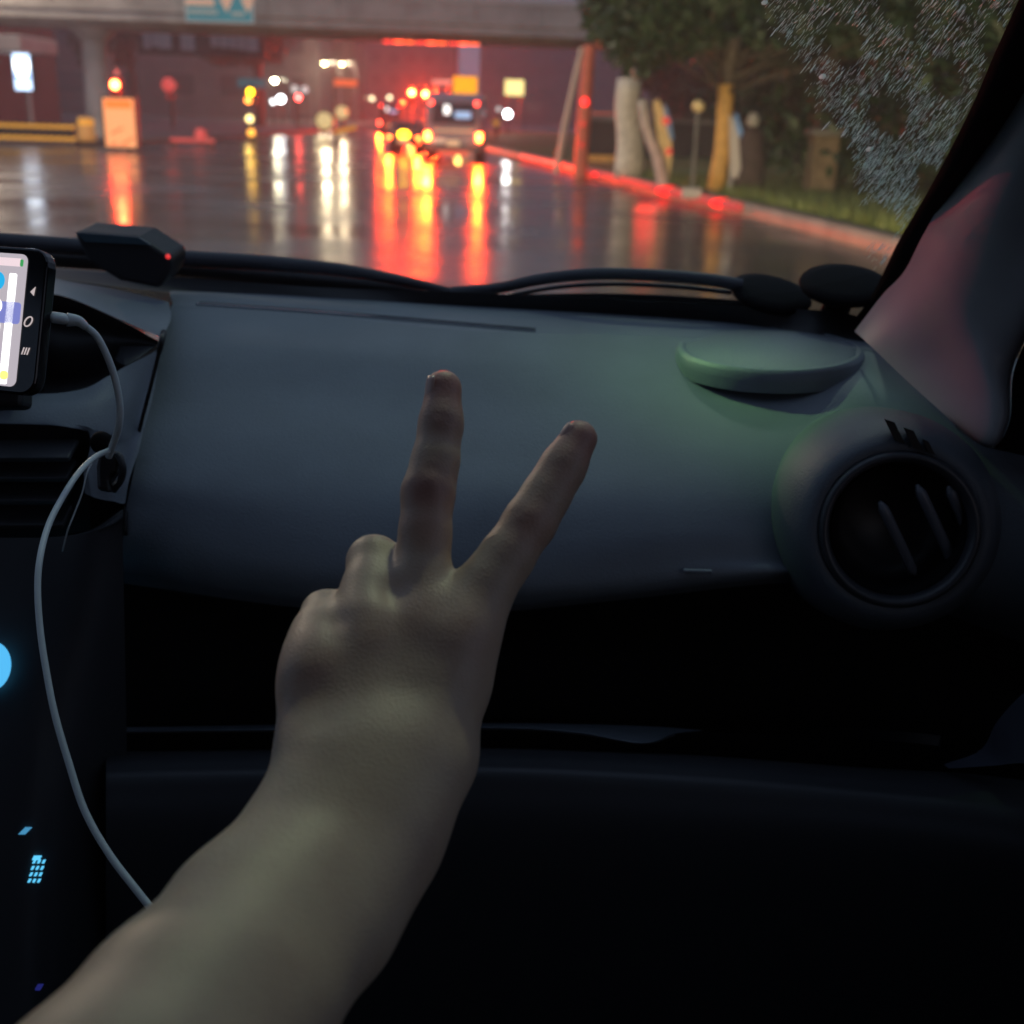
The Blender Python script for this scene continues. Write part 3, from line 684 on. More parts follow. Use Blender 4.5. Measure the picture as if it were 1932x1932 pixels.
# unseen red lamp added on the left, beamed at the pillar trim
t = empty('traffic_light', (-6.4, 7.1, 0), 'added red lamp on a pole out of view, lighting the pillar trim', 'traffic light')
MB().tube([(0, .2, 0), (0, .2, 5.4)], .07, 10).build('pole', m_alu, t, smooth=True)
MB().box((0, .06, 4.75), (.36, .22, 1.05)).build('housing', m_black, t, bevel=.05)
MB().lathe([(.11, 0), (.09, .03), (.01, .05)], (0, -.05, 5.05), (0, -1, 0), 20).build('red_lens', em('pillarred', (1, .05, .04), 30), t, smooth=True)
ld = bpy.data.lights.new('added_beam', 'SPOT'); ld.energy = 1500; ld.color = (1, .07, .09); ld.shadow_soft_size = .05; ld.spot_size = R(2.4); ld.spot_blend = .8
lo = bpy.data.objects.new('added_beam', ld); COL.objects.link(lo); lo.location = (-6.4, 6.8, 5.05)
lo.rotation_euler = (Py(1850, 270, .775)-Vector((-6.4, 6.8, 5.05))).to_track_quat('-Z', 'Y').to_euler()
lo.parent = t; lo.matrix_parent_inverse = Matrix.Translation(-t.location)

# assumed near street lamp over the right kerb (just out of view), added for cool green light, plus an added beam for the wrist
t = empty('street_lamp', (4.4, 4.0, .2), 'assumed cool green white street lamp, out of view, on a long arm reaching over our lane', 'street lamp')
MB().tube([(0, 0, 0), (0, 0, 5.3), (-.3, 0, 5.7), (-3.6, .2, 5.85)], [.09, .07, .05, .045], 10).build('pole', m_alu, t, smooth=True)
MB().box((-3.8, .2, 5.85), (.7, .28, .12)).build('lamp_head', m_alu, t, bevel=.04)
MB().lathe([(.14, 0), (.12, -.05), (.01, -.08)], (-3.8, .2, 5.78), (0, 0, 1), 14).build('lens', em('assumedgreen', (.72, 1, .62), 20), t, smooth=True)
ld = bpy.data.lights.new('lamp_light', 'SPOT'); ld.energy = 80; ld.color = (.72, 1, .78); ld.shadow_soft_size = .10; ld.spot_size = R(150); ld.spot_blend = .5  # wide light of the assumed lamp, added for the cool green tint
lo = bpy.data.objects.new('lamp_light', ld); COL.objects.link(lo); lo.parent = t; lo.location = (-3.8, .2, 5.65)
lp = Vector((.6, 4.2, 5.8)); ld = bpy.data.lights.new('wrist_beam', 'SPOT'); ld.energy = 300; ld.color = (.95, 1, .50); ld.shadow_soft_size = .1; ld.spot_size = R(1.9); ld.spot_blend = 1.0  # narrow beam added for the yellow-green light on the wrist
lo = bpy.data.objects.new('wrist_beam', ld); COL.objects.link(lo); lo.location = lp
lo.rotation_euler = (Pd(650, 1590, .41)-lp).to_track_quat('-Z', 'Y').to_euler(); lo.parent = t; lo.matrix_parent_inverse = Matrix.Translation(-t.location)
t = empty('traffic_light', (-6.2, 4.4, 0), 'added green lamp on a pole out of view, lighting the dash patch', 'traffic light')  # unseen lamp added to throw the green patch on the dash
MB().tube([(0, .2, 0), (0, .2, 7.3)], .07, 10).build('pole', m_alu, t, smooth=True)
MB().box((0, .0, 6.95), (.34, .34, 1.0)).build('housing', m_black, t, bevel=.05)
MB().lathe([(.11, 0), (.09, .03), (.01, .05)], (.18, -.05, 6.62), (1, -.3, 0), 20).build('green_lens', em('dashgreen', (.3, 1, .25), 20), t, smooth=True)
lp = Vector((-5.9, 4.3, 6.62))
for (tu, tv, ty, sz, e_) in ((1430, 745, .865, .70, 2500), (1250, 765, .865, .6, 900)):
    ld = bpy.data.lights.new('added_beam', 'SPOT'); ld.energy = e_; ld.color = (.50, 1, .36); ld.shadow_soft_size = .05; ld.spot_size = R(sz); ld.spot_blend = 1.0
    lo = bpy.data.objects.new('added_beam', ld); COL.objects.link(lo); lo.location = lp
    lo.rotation_euler = (Py(tu, tv, ty)-lp).to_track_quat('-Z', 'Y').to_euler(); lo.parent = t; lo.matrix_parent_inverse = Matrix.Translation(-t.location)

# ------------------------------------------------------------------ rain haze
hz = MB(); hz.box((0, 200, 20), (560, 560, 42))
m_haze = bpy.data.materials.new('rain_haze'); m_haze.use_nodes = True; _t = m_haze.node_tree; _t.nodes.remove(_t.nodes['Principled BSDF'])
_pv = _t.nodes.new('ShaderNodeVolumePrincipled'); _pv.inputs['Density'].default_value = .0023; _pv.inputs['Color'].default_value = (.85, .82, .85, 1); _pv.inputs['Anisotropy'].default_value = .35
_t.links.new(_pv.outputs[0], _t.nodes['Material Output'].inputs['Volume'])
tag(hz.build('haze', m_haze), None, None, kind='stuff')

# ------------------------------------------------------------------ the car we sit in
car = empty('car', (0, 0, 0), 'dark grey car interior with dashboard, windscreen and pillar around the camera', 'car')
cab = empty('placeholder', (0, 0, 0), None, None); bpy.data.objects.remove(cab)

# windscreen surface
GB = CAM.z-.165
def glass_y(x, z): return 1.10-.22*(x+.4)**2-1.43*(z-GB)
def Pg(u, v, off=0.0):
    r = ray(u, v); lo_, hi = .1, 3.0
    for _ in range(50):
        mdl = (lo_+hi)/2; p = CAM+r*mdl
        if p.y < glass_y(p.x, p.z)-off: lo_ = mdl
        else: hi = mdl
    return CAM+r*lo_
# left edge / right edge rows of the glass
seal_in = [(1932, -20), (1922, 0), (1877, 100), (1832, 204), (1763, 339), (1697, 452), (1672, 503), (1640, 565), (1592, 627)]
rows = []
zt = CAM.z+.32
for k in range(24):
    f = k/23; z = GB-.03+(zt-GB+.03)*f
    xr = None
    # right edge x on the seal line: interpolate seal points in z
    SP = [Pg(u, v) for u, v in seal_in]; SP.append(SP[0]+(SP[0]-SP[1])*8); SP.sort(key=lambda p: p.z)
    xr = float(np.interp(z, [p.z for p in SP], [p.x for p in SP]))+.012
    rows.append([(x, glass_y(x, z), z) for x in np.linspace(-1.15, xr, 40)])
MB().grid(rows).build('windscreen', m_glass, car, smooth=True)
# seal band along the pillar, on the inner face of the glass
seal_out = [(1990, -20), (1978, 0), (1925, 100), (1872, 210), (1806, 330), (1745, 440), (1712, 503), (1669, 552), (1618, 640)]
A = [Pg(u, v, .004) for u, v in cr(seal_in, 40)]; B = [Pg(u, v, .012) for u, v in cr(seal_out, 40)]
MB().grid([A, B, [b+Vector((.03, .02, 0)) for b in B]]).build('windscreen_seal', m_rubber, car, smooth=True, thick=.004)
# pillar trim
tr0 = [(1985, -30, .70), (1918, 110, .745), (1866, 218, .775), (1800, 338, .81), (1740, 446, .84), (1706, 512, .86), (1665, 556, .885), (1612, 625, .91)]
tr1 = [(2040, -30, .665), (1975, 140, .705), (1925, 260, .735), (1862, 380, .765), (1805, 480, .795), (1765, 550, .815), (1715, 605, .84), (1645, 655, .87)]
tr2 = [(2100, -30, .655), (2050, 160, .695), (1985, 330, .725), (1925, 480, .752), (1865, 590, .775), (1825, 655, .79), (1775, 685, .81), (1700, 708, .835)]
tr3 = [(2190, 0, .655), (2130, 200, .69), (2050, 400, .72), (1965, 560, .745), (1905, 680, .765), (1895, 780, .765), (1860, 830, .765), (1795, 795, .79)]
tr4 = [(2200, 0, .66), (2140, 200, .70), (2062, 400, .745), (1975, 570, .77), (1913, 690, .785), (1903, 795, .785), (1868, 845, .785), (1800, 805, .81)]
tr2 = [(a, b, c+.006) for a, b, c in tr2[:5]]+tr2[5:]; tr3 = [(a, b, c+.014) for a, b, c in tr3[:5]]+tr3[5:]; tr4 = [(a, b, c+.014) for a, b, c in tr4[:5]]+tr4[5:]
MB().grid(loft([tr0, tr1, tr2, tr3, tr4], 60, 50)).build('pillar_trim', m_trim, car, smooth=True)

MB().grid(loft([[(a+2, b, c) for a, b, c in tr4], [(a+150, b+30, c-.03) for a, b, c in tr4], [(a+400, b+60, c-.02) for a, b, c in tr4]], 40, 8)).build('shade_strip', m_rubber, car, smooth=True)  # black strip put in for the shade where the pillar turns away
# dashboard, passenger side
rows_dash = [
 [(318,548,1.05),(600,560,1.07),(900,574,1.065),(1300,597,1.03),(1700,640,.95),(2000,690,.84)],
 [(322,560,1.02),(600,576,1.03),(900,592,1.025),(1300,612,.995),(1700,655,.925),(2000,710,.82)],
 [(326,576,.992),(600,594,.995),(900,622,.975),(1300,636,.955),(1700,668,.90),(2000,730,.81)],
 [(322,582,.985),(600,600,.985),(900,628,.965),(1300,642,.948),(1700,674,.895),(2000,736,.805)],
 [(306,650,.925),(600,660,.93),(900,680,.92),(1300,695,.91),(1650,730,.855),(2000,800,.79)],
 [(290,730,.875),(600,740,.88),(900,750,.875),(1300,765,.865),(1650,790,.83),(2000,880,.775)],
 [(268,820,.82),(600,830,.822),(900,840,.820),(1300,850,.815),(1650,870,.805),(2000,960,.765)],
 [(250,900,.785),(600,920,.778),(900,930,.774),(1300,930,.777),(1650,950,.785),(2000,1040,.755)],
 [(238,960,.772),(600,1000,.753),(900,1020,.748),(1300,1000,.755),(1650,1030,.77),(2000,1110,.75)],
 [(232,1020,.765),(600,1080,.738),(900,1100,.733),(1300,1055,.745),(1650,1080,.76),(2000,1170,.755)],
 [(228,1070,.768),(600,1130,.74),(900,1140,.738),(1150,1118,.738),(1500,1082,.748),(1700,1110,.765),(2000,1210,.765)],
 [(228,1100,.785),(600,1150,.755),(900,1156,.755),(1150,1134,.755),(1500,1100,.765),(1700,1130,.785),(2000,1240,.79)],
 [(230,1180,.83),(600,1210,.82),(900,1210,.82),(1300,1190,.82),(1700,1200,.82),(2000,1290,.82)],
 [(230,1366,.84),(600,1360,.83),(900,1355,.83),(1300,1358,.83),(1700,1380,.82),(2000,1420,.80)]]
dash = MB().grid(loft(rows_dash[:12], 110, 120)).build('dashboard', m_dash, car, smooth=True)
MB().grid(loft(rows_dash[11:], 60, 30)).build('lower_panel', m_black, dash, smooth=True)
# ledge between recess and glove box
led = [[(230,1372,.80),(600,1366,.78),(940,1364,.77),(1090,1366,.765),(1240,1371,.765),(1330,1378,.77)],
       [(230,1380,.745),(600,1376,.73),(940,1373,.72),(1090,1382,.715),(1210,1402,.715),(1270,1384,.74)],
       [(230,1384,.75),(600,1380,.735),(940,1377,.725),(1090,1386,.72),(1212,1404,.72),(1275,1388,.745)]]
MB().grid(loft(led[:2], 60, 14)+loft(led[1:], 60, 6)[1:]).build('trim_ledge', m_dash, dash, smooth=True)
blk = [[(200,1376,.80),(900,1372,.79),(1300,1380,.79),(1700,1400,.79),(2000,1440,.77)], [(200,1440,.80),(900,1430,.79),(1300,1440,.79),(1700,1470,.79),(2000,1520,.77)]]
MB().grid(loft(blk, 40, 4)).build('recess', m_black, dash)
gl = [[(200,1418,.76),(600,1412,.755),(940,1410,.75),(1300,1424,.745),(1600,1446,.74),(1850,1462,.73),(2050,1490,.72)],
      [(200,1424,.72),(600,1418,.715),(940,1415,.71),(1300,1429,.705),(1600,1450,.70),(1850,1466,.69),(2050,1495,.68)],
      [(200,1446,.695),(600,1440,.69),(940,1437,.685),(1300,1453,.68),(1600,1476,.675),(1850,1500,.665),(2050,1530,.655)],
      [(200,1490,.68),(600,1482,.675),(940,1480,.67),(1300,1500,.665),(1600,1520,.66),(1850,1550,.65),(2050,1590,.64)],
      [(200,1640,.668),(600,1640,.665),(940,1640,.66),(1300,1650,.655),(1600,1660,.65),(1850,1680,.64),(2050,1720,.63)],
      [(200,2100,.67),(600,2100,.67),(940,2100,.67),(1300,2100,.66),(1600,2100,.655),(1850,2100,.645),(2050,2150,.635)]]
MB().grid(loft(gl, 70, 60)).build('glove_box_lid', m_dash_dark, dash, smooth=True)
# small latch mark on dash edge
MB().box(Py(1316, 1078, .738), (.020, .004, .003)).build('latch', m_dash, dash, bevel=.001)

# oval speaker grille on the dash top, right
from mathutils.bvhtree import BVHTree
def bvh_of(*objs):
    vs = []; fs = []
    for o in objs:
        k = len(vs); vs += [v.co.copy() for v in o.data.vertices]; fs += [tuple(i+k for i in p.vertices) for p in o.data.polygons]
    return BVHTree.FromPolygons(vs, fs)
BV = bvh_of(dash)
def hit(u, v, off=.0, bv=None):
    r = ray(u, v).normalized(); loc, n, i, dd = (bv or BV).ray_cast(CAM, r)
    return (loc if loc is not None else Py(u, v, .8))-r*off
_bv = bvh_of(dash); rws = [[] for _ in range(13)]
for u, v, _q in cr([(372,574,0),(600,590,0),(800,606,0),(930,617,0),(1010,624,0)], 70):
    p = hit(u, v, 0, _bv)
    zz = p.z+.0010
    rws[0].append((p.x, p.y-.0045, p.z-.004))
    for k in range(12):
        t_ = k/11; rws[k+1].append((p.x, p.y-.004+.030*t_, zz)); zz -= .030/11*math.tan(R(-1+9*t_))
MB().grid(rws).build('glossy_lip', mat('satin_strip', (.06, .07, .08), .16, coat=.5), dash, smooth=True)  # lip along the ledge seam, added and arched to mirror red lights
sL, sR, sF = hit(1277, 650), hit(1634, 665), hit(1455, 686)
sc0 = (sL+sR)/2; sa = (sR-sL)/2; sn = Vector((.01, -.085, 1)).normalized(); sb = sn.cross(sa).normalized()*sa.length*.92; sc0 = sc0-sn*.0022
def ell(prof, n=72):
    vs = []; fs = []
    for r_, h_ in prof:
        for k in range(n):
            th = 2*math.pi*k/n; vs.append(sc0+sa*(r_*math.cos(th))+sb*(r_*math.sin(th))+sn*h_)
    for i in range(len(prof)-1):
        for k in range(n): fs.append((i*n+k, i*n+(k+1) % n, (i+1)*n+(k+1) % n, (i+1)*n+k))
    return MB().add(vs, fs)
ell([(1.03, -.014), (1.02, -.006), (1.0, .000), (.97, .0030), (.93, .0038), (.90, .0025)]).build('speaker_rim', m_dash, dash, smooth=True)
m_mesh = mat('speaker_mesh', (.15, .17, .19), .45)
_t = m_mesh.node_tree; _v = _t.nodes.new('ShaderNodeTexVoronoi'); _v.inputs['Scale'].default_value = 420
_tc = _t.nodes.new('ShaderNodeTexCoord'); _t.links.new(_tc.outputs['Object'], _v.inputs['Vector'])
_b = _t.nodes.new('ShaderNodeBump'); _b.inputs['Strength'].default_value = .3; _b.inputs['Distance'].default_value = .001
_t.links.new(_v.outputs['Distance'], _b.inputs['Height']); _t.links.new(_b.outputs[0], _t.nodes['Principled BSDF'].inputs['Normal'])
ell([(.905, .0024), (.75, .0050), (.5, .0070), (.25, .0080), (.01, .0083)]).build('speaker_mesh', m_mesh, dash, smooth=True)

# round side air vent
vc = Py(1697, 1000, .715); ax = (CAM+Vector((-.05, 0, -.1))-vc).normalized(); ax = Vector((-.10, -1, .22)).normalized()
xd = Vector((1, 0, 0))
hous = [(.079, -.11), (.078, -.06), (.0755, -.038), (.071, -.020), (.065, -.008), (.060, -.002), (.0555, -.0005), (.0525, -.0015)]
vent = MB().lathe(hous, vc, ax, 72, xdir=xd, cap=False).build('air_vent', mat('vent_housing_plastic', (.085, .10, .12), .5, noise=(14, .1), bump=(650, .35, .0012)), car, smooth=True)
MB().lathe([(.0525, -.012), (.0522, .0), (.050, .004), (.0465, .003), (.0445, -.004), (.043, -.02)], vc, ax, 72, xdir=xd, cap=False).build('vent_ring', mat('vent_ring_plastic', (.035, .038, .045), .4), vent, smooth=True)
MB().lathe([(.0432, -.004), (.0425, -.012), (.041, -.035), (.03, -.045), (.001, -.047)], vc, ax, 48, xdir=xd, cap=False).build('vent_bowl', m_black, vent, smooth=True)
b_ = ax.cross(xd).normalized(); a_ = b_.cross(ax).normalized()
m_fin = mat('vent_fin_plastic', (.13, .14, .165), .4)
if b_.z < 0: b_ = -b_
for k, (ox, oz, l0) in enumerate(((-.013, .018, .052), (.010, .030, .060), (.030, .030, .045))):
    pts = []
    for f in np.linspace(0, 1, 12): pts.append(vc+a_*(ox+l0*f*.60)+b_*(oz-l0*f)+ax*(-.004-.022*f**1.3))
    MB().tube(pts, [.0012]+[.0036]*10+[.0016], 8, flat=1).build('vent_fin', m_fin, vent, smooth=True)
# demister slots
sl = [((1668,790),(1688,797),(1708,838),(1688,831)), ((1704,806),(1724,813),(1743,852),(1723,845)), ((1740,828),(1752,833),(1764,858),(1752,853))]
BV = bvh_of(dash, vent)
for q4 in sl:
    cu = sum(a for a, b in q4)/4; cv = sum(b for a, b in q4)/4; yy = min(hit(a, b).y for a, b in q4)-.003; P = [Py(a, b, yy) for a, b in q4]
    MB().prism(P, (P[0]-CAM).normalized()*.012).build('demister_slot', m_black, dash)

# ------------------------------------------------------------------ centre stack
c_top = [[(-260,500,1.02),(-60,512,1.0),(60,518,.99),(125,530,.985),(230,548,.985),(318,570,.985)],
         [(-260,530,.93),(-60,536,.92),(60,538,.91),(125,545,.91),(230,580,.915),(322,600,.93)],
         [(-260,560,.86),(-60,556,.84),(60,554,.83),(125,560,.83),(220,600,.85),(306,638,.875)]]
con = MB().grid(loft(c_top, 50, 30)).build('centre_console', m_dash, car, smooth=True)
# dark storage hollow behind the phone
hol = [[(-260,562,.86),(-60,558,.84),(60,556,.83),(125,562,.83),(220,602,.85),(300,644,.865)],
       [(-260,570,.95),(-60,570,.95),(60,580,.95),(125,600,.94),(220,630,.91),(296,650,.868)],
       [(-260,700,.93),(-60,700,.93),(60,700,.93),(125,700,.92),(205,690,.89),(290,656,.866)],
       [(-260,742,.80),(-60,742,.80),(60,742,.80),(125,738,.80),(200,716,.82),(292,656,.862)]]
MB().grid(loft(hol, 40, 30)).build('storage_hollow', m_black, con, smooth=True)
MB().prism([Py(228,652,.862), Py(288,656,.858), Py(262,676,.845), Py(236,690,.835), Py(216,680,.85)], (0, .01, 0)).build('hollow_facet', m_dash_dark, con)
# face below the hollow down to the vent
face = [[(-260,744,.79),(-60,744,.79),(60,743,.79),(115,741,.79),(165,731,.795),(200,712,.805),(236,692,.82),(296,660,.858),(304,640,.872)],
        [(-260,765,.77),(-60,765,.77),(60,766,.77),(115,766,.77),(165,764,.775),(205,760,.785),(240,755,.80),(272,745,.825),(290,740,.832)],
        [(-260,797,.755),(-60,797,.755),(60,799,.755),(115,802,.755),(165,808,.76),(205,815,.768),(232,815,.78),(256,815,.795),(270,815,.80)],
        [(166,806,.758),(166,806,.758),(167,810,.758),(168,815,.758),(172,825,.76),(200,840,.765),(225,845,.772),(246,850,.78),(262,850,.785)],
        [(158,880,.745),(160,880,.745),(163,880,.745),(166,880,.745),(175,885,.748),(200,890,.752),(218,895,.757),(234,905,.762),(244,905,.765)],
        [(160,930,.74),(163,932,.74),(167,934,.74),(172,936,.74),(182,940,.742),(200,944,.745),(215,946,.748),(228,950,.752),(236,950,.755)]]
MB().grid(loft(face, 60, 60)).build('console_face', m_dash, con, smooth=True)
SB = bvh_of(dash, con)
MB().tube([hit(u, v, .0012, SB) for u, v, _q in cr([(309,626,0),(300,665,0),(284,730,0),(266,800,0),(252,860,0),(243,905,0),(238,950,0),(236,1010,0)], 40)], [.0022]*6+[.0014]*34, 6).build('panel_gap', m_black, dash, smooth=True)
# centre vent with slats
MB().grid(loft([[(-260,792,.775),(0,794,.775),(170,800,.775)],[(-260,1030,.775),(0,1028,.775),(170,1000,.775)]], 10, 10)).build('vent_cavity', m_black, con)
for k, v in enumerate((850, 888, 930, 975)):
    P0, P1 = Py(-120, v-2, .752), Py(140-k*4, v+2, .752)
    MB().box((P0+P1)/2, ((P1-P0).length, .022, .004), Matrix.Rotation(-.035, 3, 'Y') @ Matrix.Rotation(R(20), 3, 'X')).build('vent_slat', m_dash_dark, con, bevel=.001)
# lower stack
low = [[(-300,1016,.745),(0,1016,.745),(100,1013,.745),(170,1000,.745),(232,960,.75)],
       [(-300,1024,.735),(0,1024,.735),(100,1021,.735),(170,1010,.735),(232,975,.74)],
       [(-300,1060,.728),(0,1060,.728),(100,1060,.728),(170,1050,.73),(232,1040,.74)],
       [(-300,1500,.66),(0,1500,.66),(100,1500,.67),(170,1500,.69),(240,1500,.72)],
       [(-300,2100,.58),(0,2100,.58),(100,2100,.60),(170,2100,.64),(240,2100,.68)]]
lowc = MB().grid(loft(low, 40, 60)).build('lower_stack', m_dash_dark, con, smooth=True)
# cyan lit knob and buttons
BL = bvh_of(lowc)
kc = hit(-28, 1264, .012, BL)
MB().lathe([(.016, -.02), (.016, 0), (.0135, .001), (.001, .0012)], kc, (.05, -1, .25), 32, sx=.8, xdir=(1, 0, 0)).build('lit_knob', em('knobcyan', (.10, .55, 1), .95), con, smooth=True)
def slash(u, v, w, h, k, sk=.5):
    c0 = hit(u, v, .002, BL); s = c0.y/FPX
    r_ = RT; u_ = UP
    return [c0+r_*((dx*w/2+dy*h/2*sk)*s)+u_*(dy*h/2*s) for dx, dy in ((-1, -1), (1, -1), (1, 1), (-1, 1))]
m_ic = em('iconcyan', (.12, .62, 1), 1.1)
bt = MB(); bt.prism(slash(48, 1567, 16, 16, 0, 1.0), (0, -.0006, 0)); bt.build('button_icon', em('iconcyan2', (.1, .45, .8), .6), con, bevel=.0004)
bt = MB()
for k in range(4):
    for j in range(3): bt.prism(slash(56+j*9+(3-k)*3, 1625+k*12, 6, 8.5, 0, .5), (0, -.0006, 0))
bt.prism(slash(70, 1618, 18, 10, 0, .5), (0, -.0006, 0)); bt.build('button_icon', m_ic, con, bevel=.0006)
bt = MB(); bt.prism(slash(74, 1862, 14, 14, 0, .6), (0, -.0006, 0)); bt.build('button_icon', em('iconblue', (.05, .06, .5), .25), con)

# ------------------------------------------------------------------ cowl, wipers, bonnet, outside the glass
base_line = [(-300,470),(0,474),(330,520),(600,540),(900,556),(1200,580),(1450,596),(1600,608),(1760,640)]
bb = [Pg(u, v, -.004) for u, v in cr([(a, b+2) for a, b in base_line], 50)]
# inner black frit / recess between glass and dash
fr0 = [Pg(u, v, .002) for u, v in cr([(-300,492),(0,500),(330,522),(600,542),(900,553),(1200,568),(1450,580),(1600,592),(1700,630)], 50)]
fr1 = [Py(u, v, y) for u, v, y in cr([(-300,505,1.0),(0,516,1.01),(318,552,1.04),(600,568,1.06),(900,582,1.055),(1300,606,1.02),(1450,620,.99),(1600,640,.95),(1720,665,.92)], 50)]
MB().grid([fr0, [(a+b)/2+Vector((0, .0, -.004)) for a, b in zip(fr0, fr1)], fr1]).build('windscreen_frit', m_black, car, smooth=True)
# cowl panel outside
cw0 = [Vector(p)+Vector((0, .02, -.012)) for p in fr0]
cwl = [cw0, [p+Vector((0, .10, -.045)) for p in cw0], [p+Vector((0, .22, -.09)) for p in cw0]]
m_cowl = mat('wet_cowl_plastic', (.03, .03, .035), .22, bump=(60, .3, .004))
MB().grid(cwl).build('cowl', m_cowl, car, smooth=True)
bon = [[(x, 1.30-.1*(x+.4)**2, CAM.z-.235), ] for x in np.linspace(-1.2, .5, 20)]
br_ = []
for j, (dy, z) in enumerate(((0, -.25), (.25, -.30), (.55, -.40), (.8, -.55), (.86, -.75))):
    br_.append([(x, 1.26+dy-.12*(x+.4)**2, CAM.z+z) for x in np.linspace(-1.2, .5, 20)])
MB().grid(br_).build('bonnet', mat('dark_car_paint', (.05, .055, .065), .25, coat=.8), car, smooth=True)
def wip(uv, r, off, flat=.6, n=30):
    return [Pg(u, v, off) for u, v in cr(uv, n)]
wp = MB().tube(wip([(840,552),(930,545),(1020,527),(1120,517),(1230,519),(1330,527),(1400,538)], 0, -.03), .0055, 10).build('wiper', m_wiper, car, smooth=True)
MB().tube(wip([(960,557),(1060,541),(1160,536),(1280,541),(1380,552)], 0, -.045), .0022, 10).build('wiper_arm', m_black, wp, smooth=True)
MB().tube(wip([(900,566),(1100,562),(1260,566),(1440,579)], 0, -.05), .0045, 10).build('wiper_link', m_rubber, wp, smooth=True)
wp2 = MB().tube(wip([(-200,440),(0,455),(200,470),(330,487),(500,496),(650,510),(760,530),(860,553)], 0, -.03), [.008]*14+list(np.linspace(.008, .004, 16)), 10).build('wiper', m_wiper, car, smooth=True)
MB().tube(wip([(-200,462),(0,478),(200,492),(400,510),(650,534),(800,549)], 0, -.05), .010, 10).build('wiper_arm', m_black, wp2, smooth=True)
# two round black caps at the glass base
for (u, v, rr, y, nm, l) in ((1455, 553, .036, 1.03, (.12, -.30, 1.0), 'left black oval disc standing at the windscreen base'), (1592, 536, .037, 1.00, (-.05, -.32, 1.0), 'right black oval disc in the corner by the pillar seal')):
    c = Pg(u, v, -.035); t = empty('round_disc', c, l, 'disc', 'black discs at the windscreen base')
    MB().lathe([(rr*.5, -.006), (rr*.93, -.005), (rr, -.001), (rr*.97, .002), (rr*.7, .004), (rr*.3, .005), (.0005, .0052)], (0, 0, 0), nm, 40, xdir=(1, 0, 0)).build('disc', m_rubber, t, smooth=True)
    MB().tube([(0, 0, -.003), (0, .02, -.030)], .012, 14).build('stem', m_rubber, t)

# dark puck-like gadget on the dash, left
c = Py(235, 492, .99)
t = empty('dash_gadget', Py(250, 540, .99), 'flat black box shaped gadget on the dash below the peach light box', 'gadget'); o = t.location
gp = [(138,437),(262,447),(322,486),(322,512),(300,545),(225,530),(165,495)]
gpy = [Py(u, v, .985)-o for u, v in gp]
MB().prism(gpy, (0, .05, .004)).build('body', mat('gadget_plastic', (.012, .012, .014), .5, spec=.3), t, bevel=.004)
MB().prism([Py(u, v, .982)-o for u, v in ((142,438),(262,448),(284,462),(160,456))], (0, .002, 0)).build('top_bevel', mat('gadget_edge', (.04, .07, .09), .3), t)
MB().lathe([(.0022, 0), (.001, .002)], Py(317, 484, .98)-o, (0, -1, 0), 10).build('status_light', em('status', (1, .05, .05), .8), t)

# driver's side of the dashboard and the steering wheel, left of the view
prf = cr([(1.10, -.185), (1.0, -.185), (.88, -.20), (.78, -.25), (.745, -.32), (.76, -.36), (.84, -.46), (.86, -.92)], 40)
MB().grid([[(x, y_+.02*math.sin((x+1.22)*3.4), CAM.z+z_) for x in np.linspace(-1.23, -.47, 24)] for y_, z_ in prf]).build('driver_dashboard', m_dash, car, smooth=True)
sw = Vector((-.84, .56, CAM.z-.30)); sax = Vector((0, -1, .45)).normalized(); se1 = Vector((1, 0, 0)); se2 = sax.cross(se1)
wh = MB().tube([sw+(se1*math.cos(a)+se2*math.sin(a))*.18 for a in np.linspace(0, 2*math.pi, 49)], .013, 12, cap=False).build('steering_wheel', m_black, car, smooth=True)
MB().lathe([(.03, -.03), (.06, -.02), (.062, 0), (.05, .012), (.01, .016)], sw, sax, 28).build('hub', m_dash_dark, wh, smooth=True)
for a in (0, math.pi, -math.pi/2): MB().tube([sw+(se1*math.cos(a)+se2*math.sin(a))*.04, sw+(se1*math.cos(a)+se2*math.sin(a))*.178], [.017, .011], 10, flat=.5).build('spoke', m_dash_dark, wh, smooth=True)

# ------------------------------------------------------------------ rest of the cabin shell (closes it against stray light)
shell = MB()
zr = CAM.z+.33
shell.add([(-1.2, .42, zr), (.62, .42, zr), (.62, -1.9, zr+.05), (-1.2, -1.9, zr+.05)], [(0, 1, 2, 3)])
shell.build('roof', mat('roof_lining', (.12, .12, .125), .9), car, thick=.03)
sh = MB(); zf = CAM.z-.95
sh.add([(-1.25, 1.3, zf), (.62, 1.3, zf), (.62, -1.9, zf), (-1.25, -1.9, zf)], [(0, 1, 2, 3)])
sh.add([(-1.25, 1.22, zf), (.62, 1.22, zf), (.62, 1.12, CAM.z-.24), (-1.25, 1.12, CAM.z-.24)], [(0, 1, 2, 3)])
sh.build('floor', m_black, car, thick=.02)
dr = MB(); xd_ = .47
dr.add([(xd_, 1.1, zf), (xd_, -1.9, zf), (xd_, -1.9, CAM.z-.22), (xd_, 1.1, CAM.z-.22)], [(0, 1, 2, 3)])
dr.add([(xd_, -.55, CAM.z-.2), (xd_, -1.9, CAM.z-.2), (xd_, -1.9, zr), (xd_, -.55, zr)], [(0, 1, 2, 3)])
dr.add([(xd_, 1.05, CAM.z-.2), (xd_, .44, CAM.z-.2), (xd_, .40, CAM.z+.12), (xd_, .62, CAM.z+.12)], [(0, 1, 2, 3)])
dr.build('door', m_black, car, thick=.03)
dl = MB(); xl = -1.25
dl.add([(xl, 1.2, zf), (xl, -1.9, zf), (xl, -1.9, CAM.z-.2), (xl, 1.2, CAM.z-.2)], [(0, 1, 2, 3)])
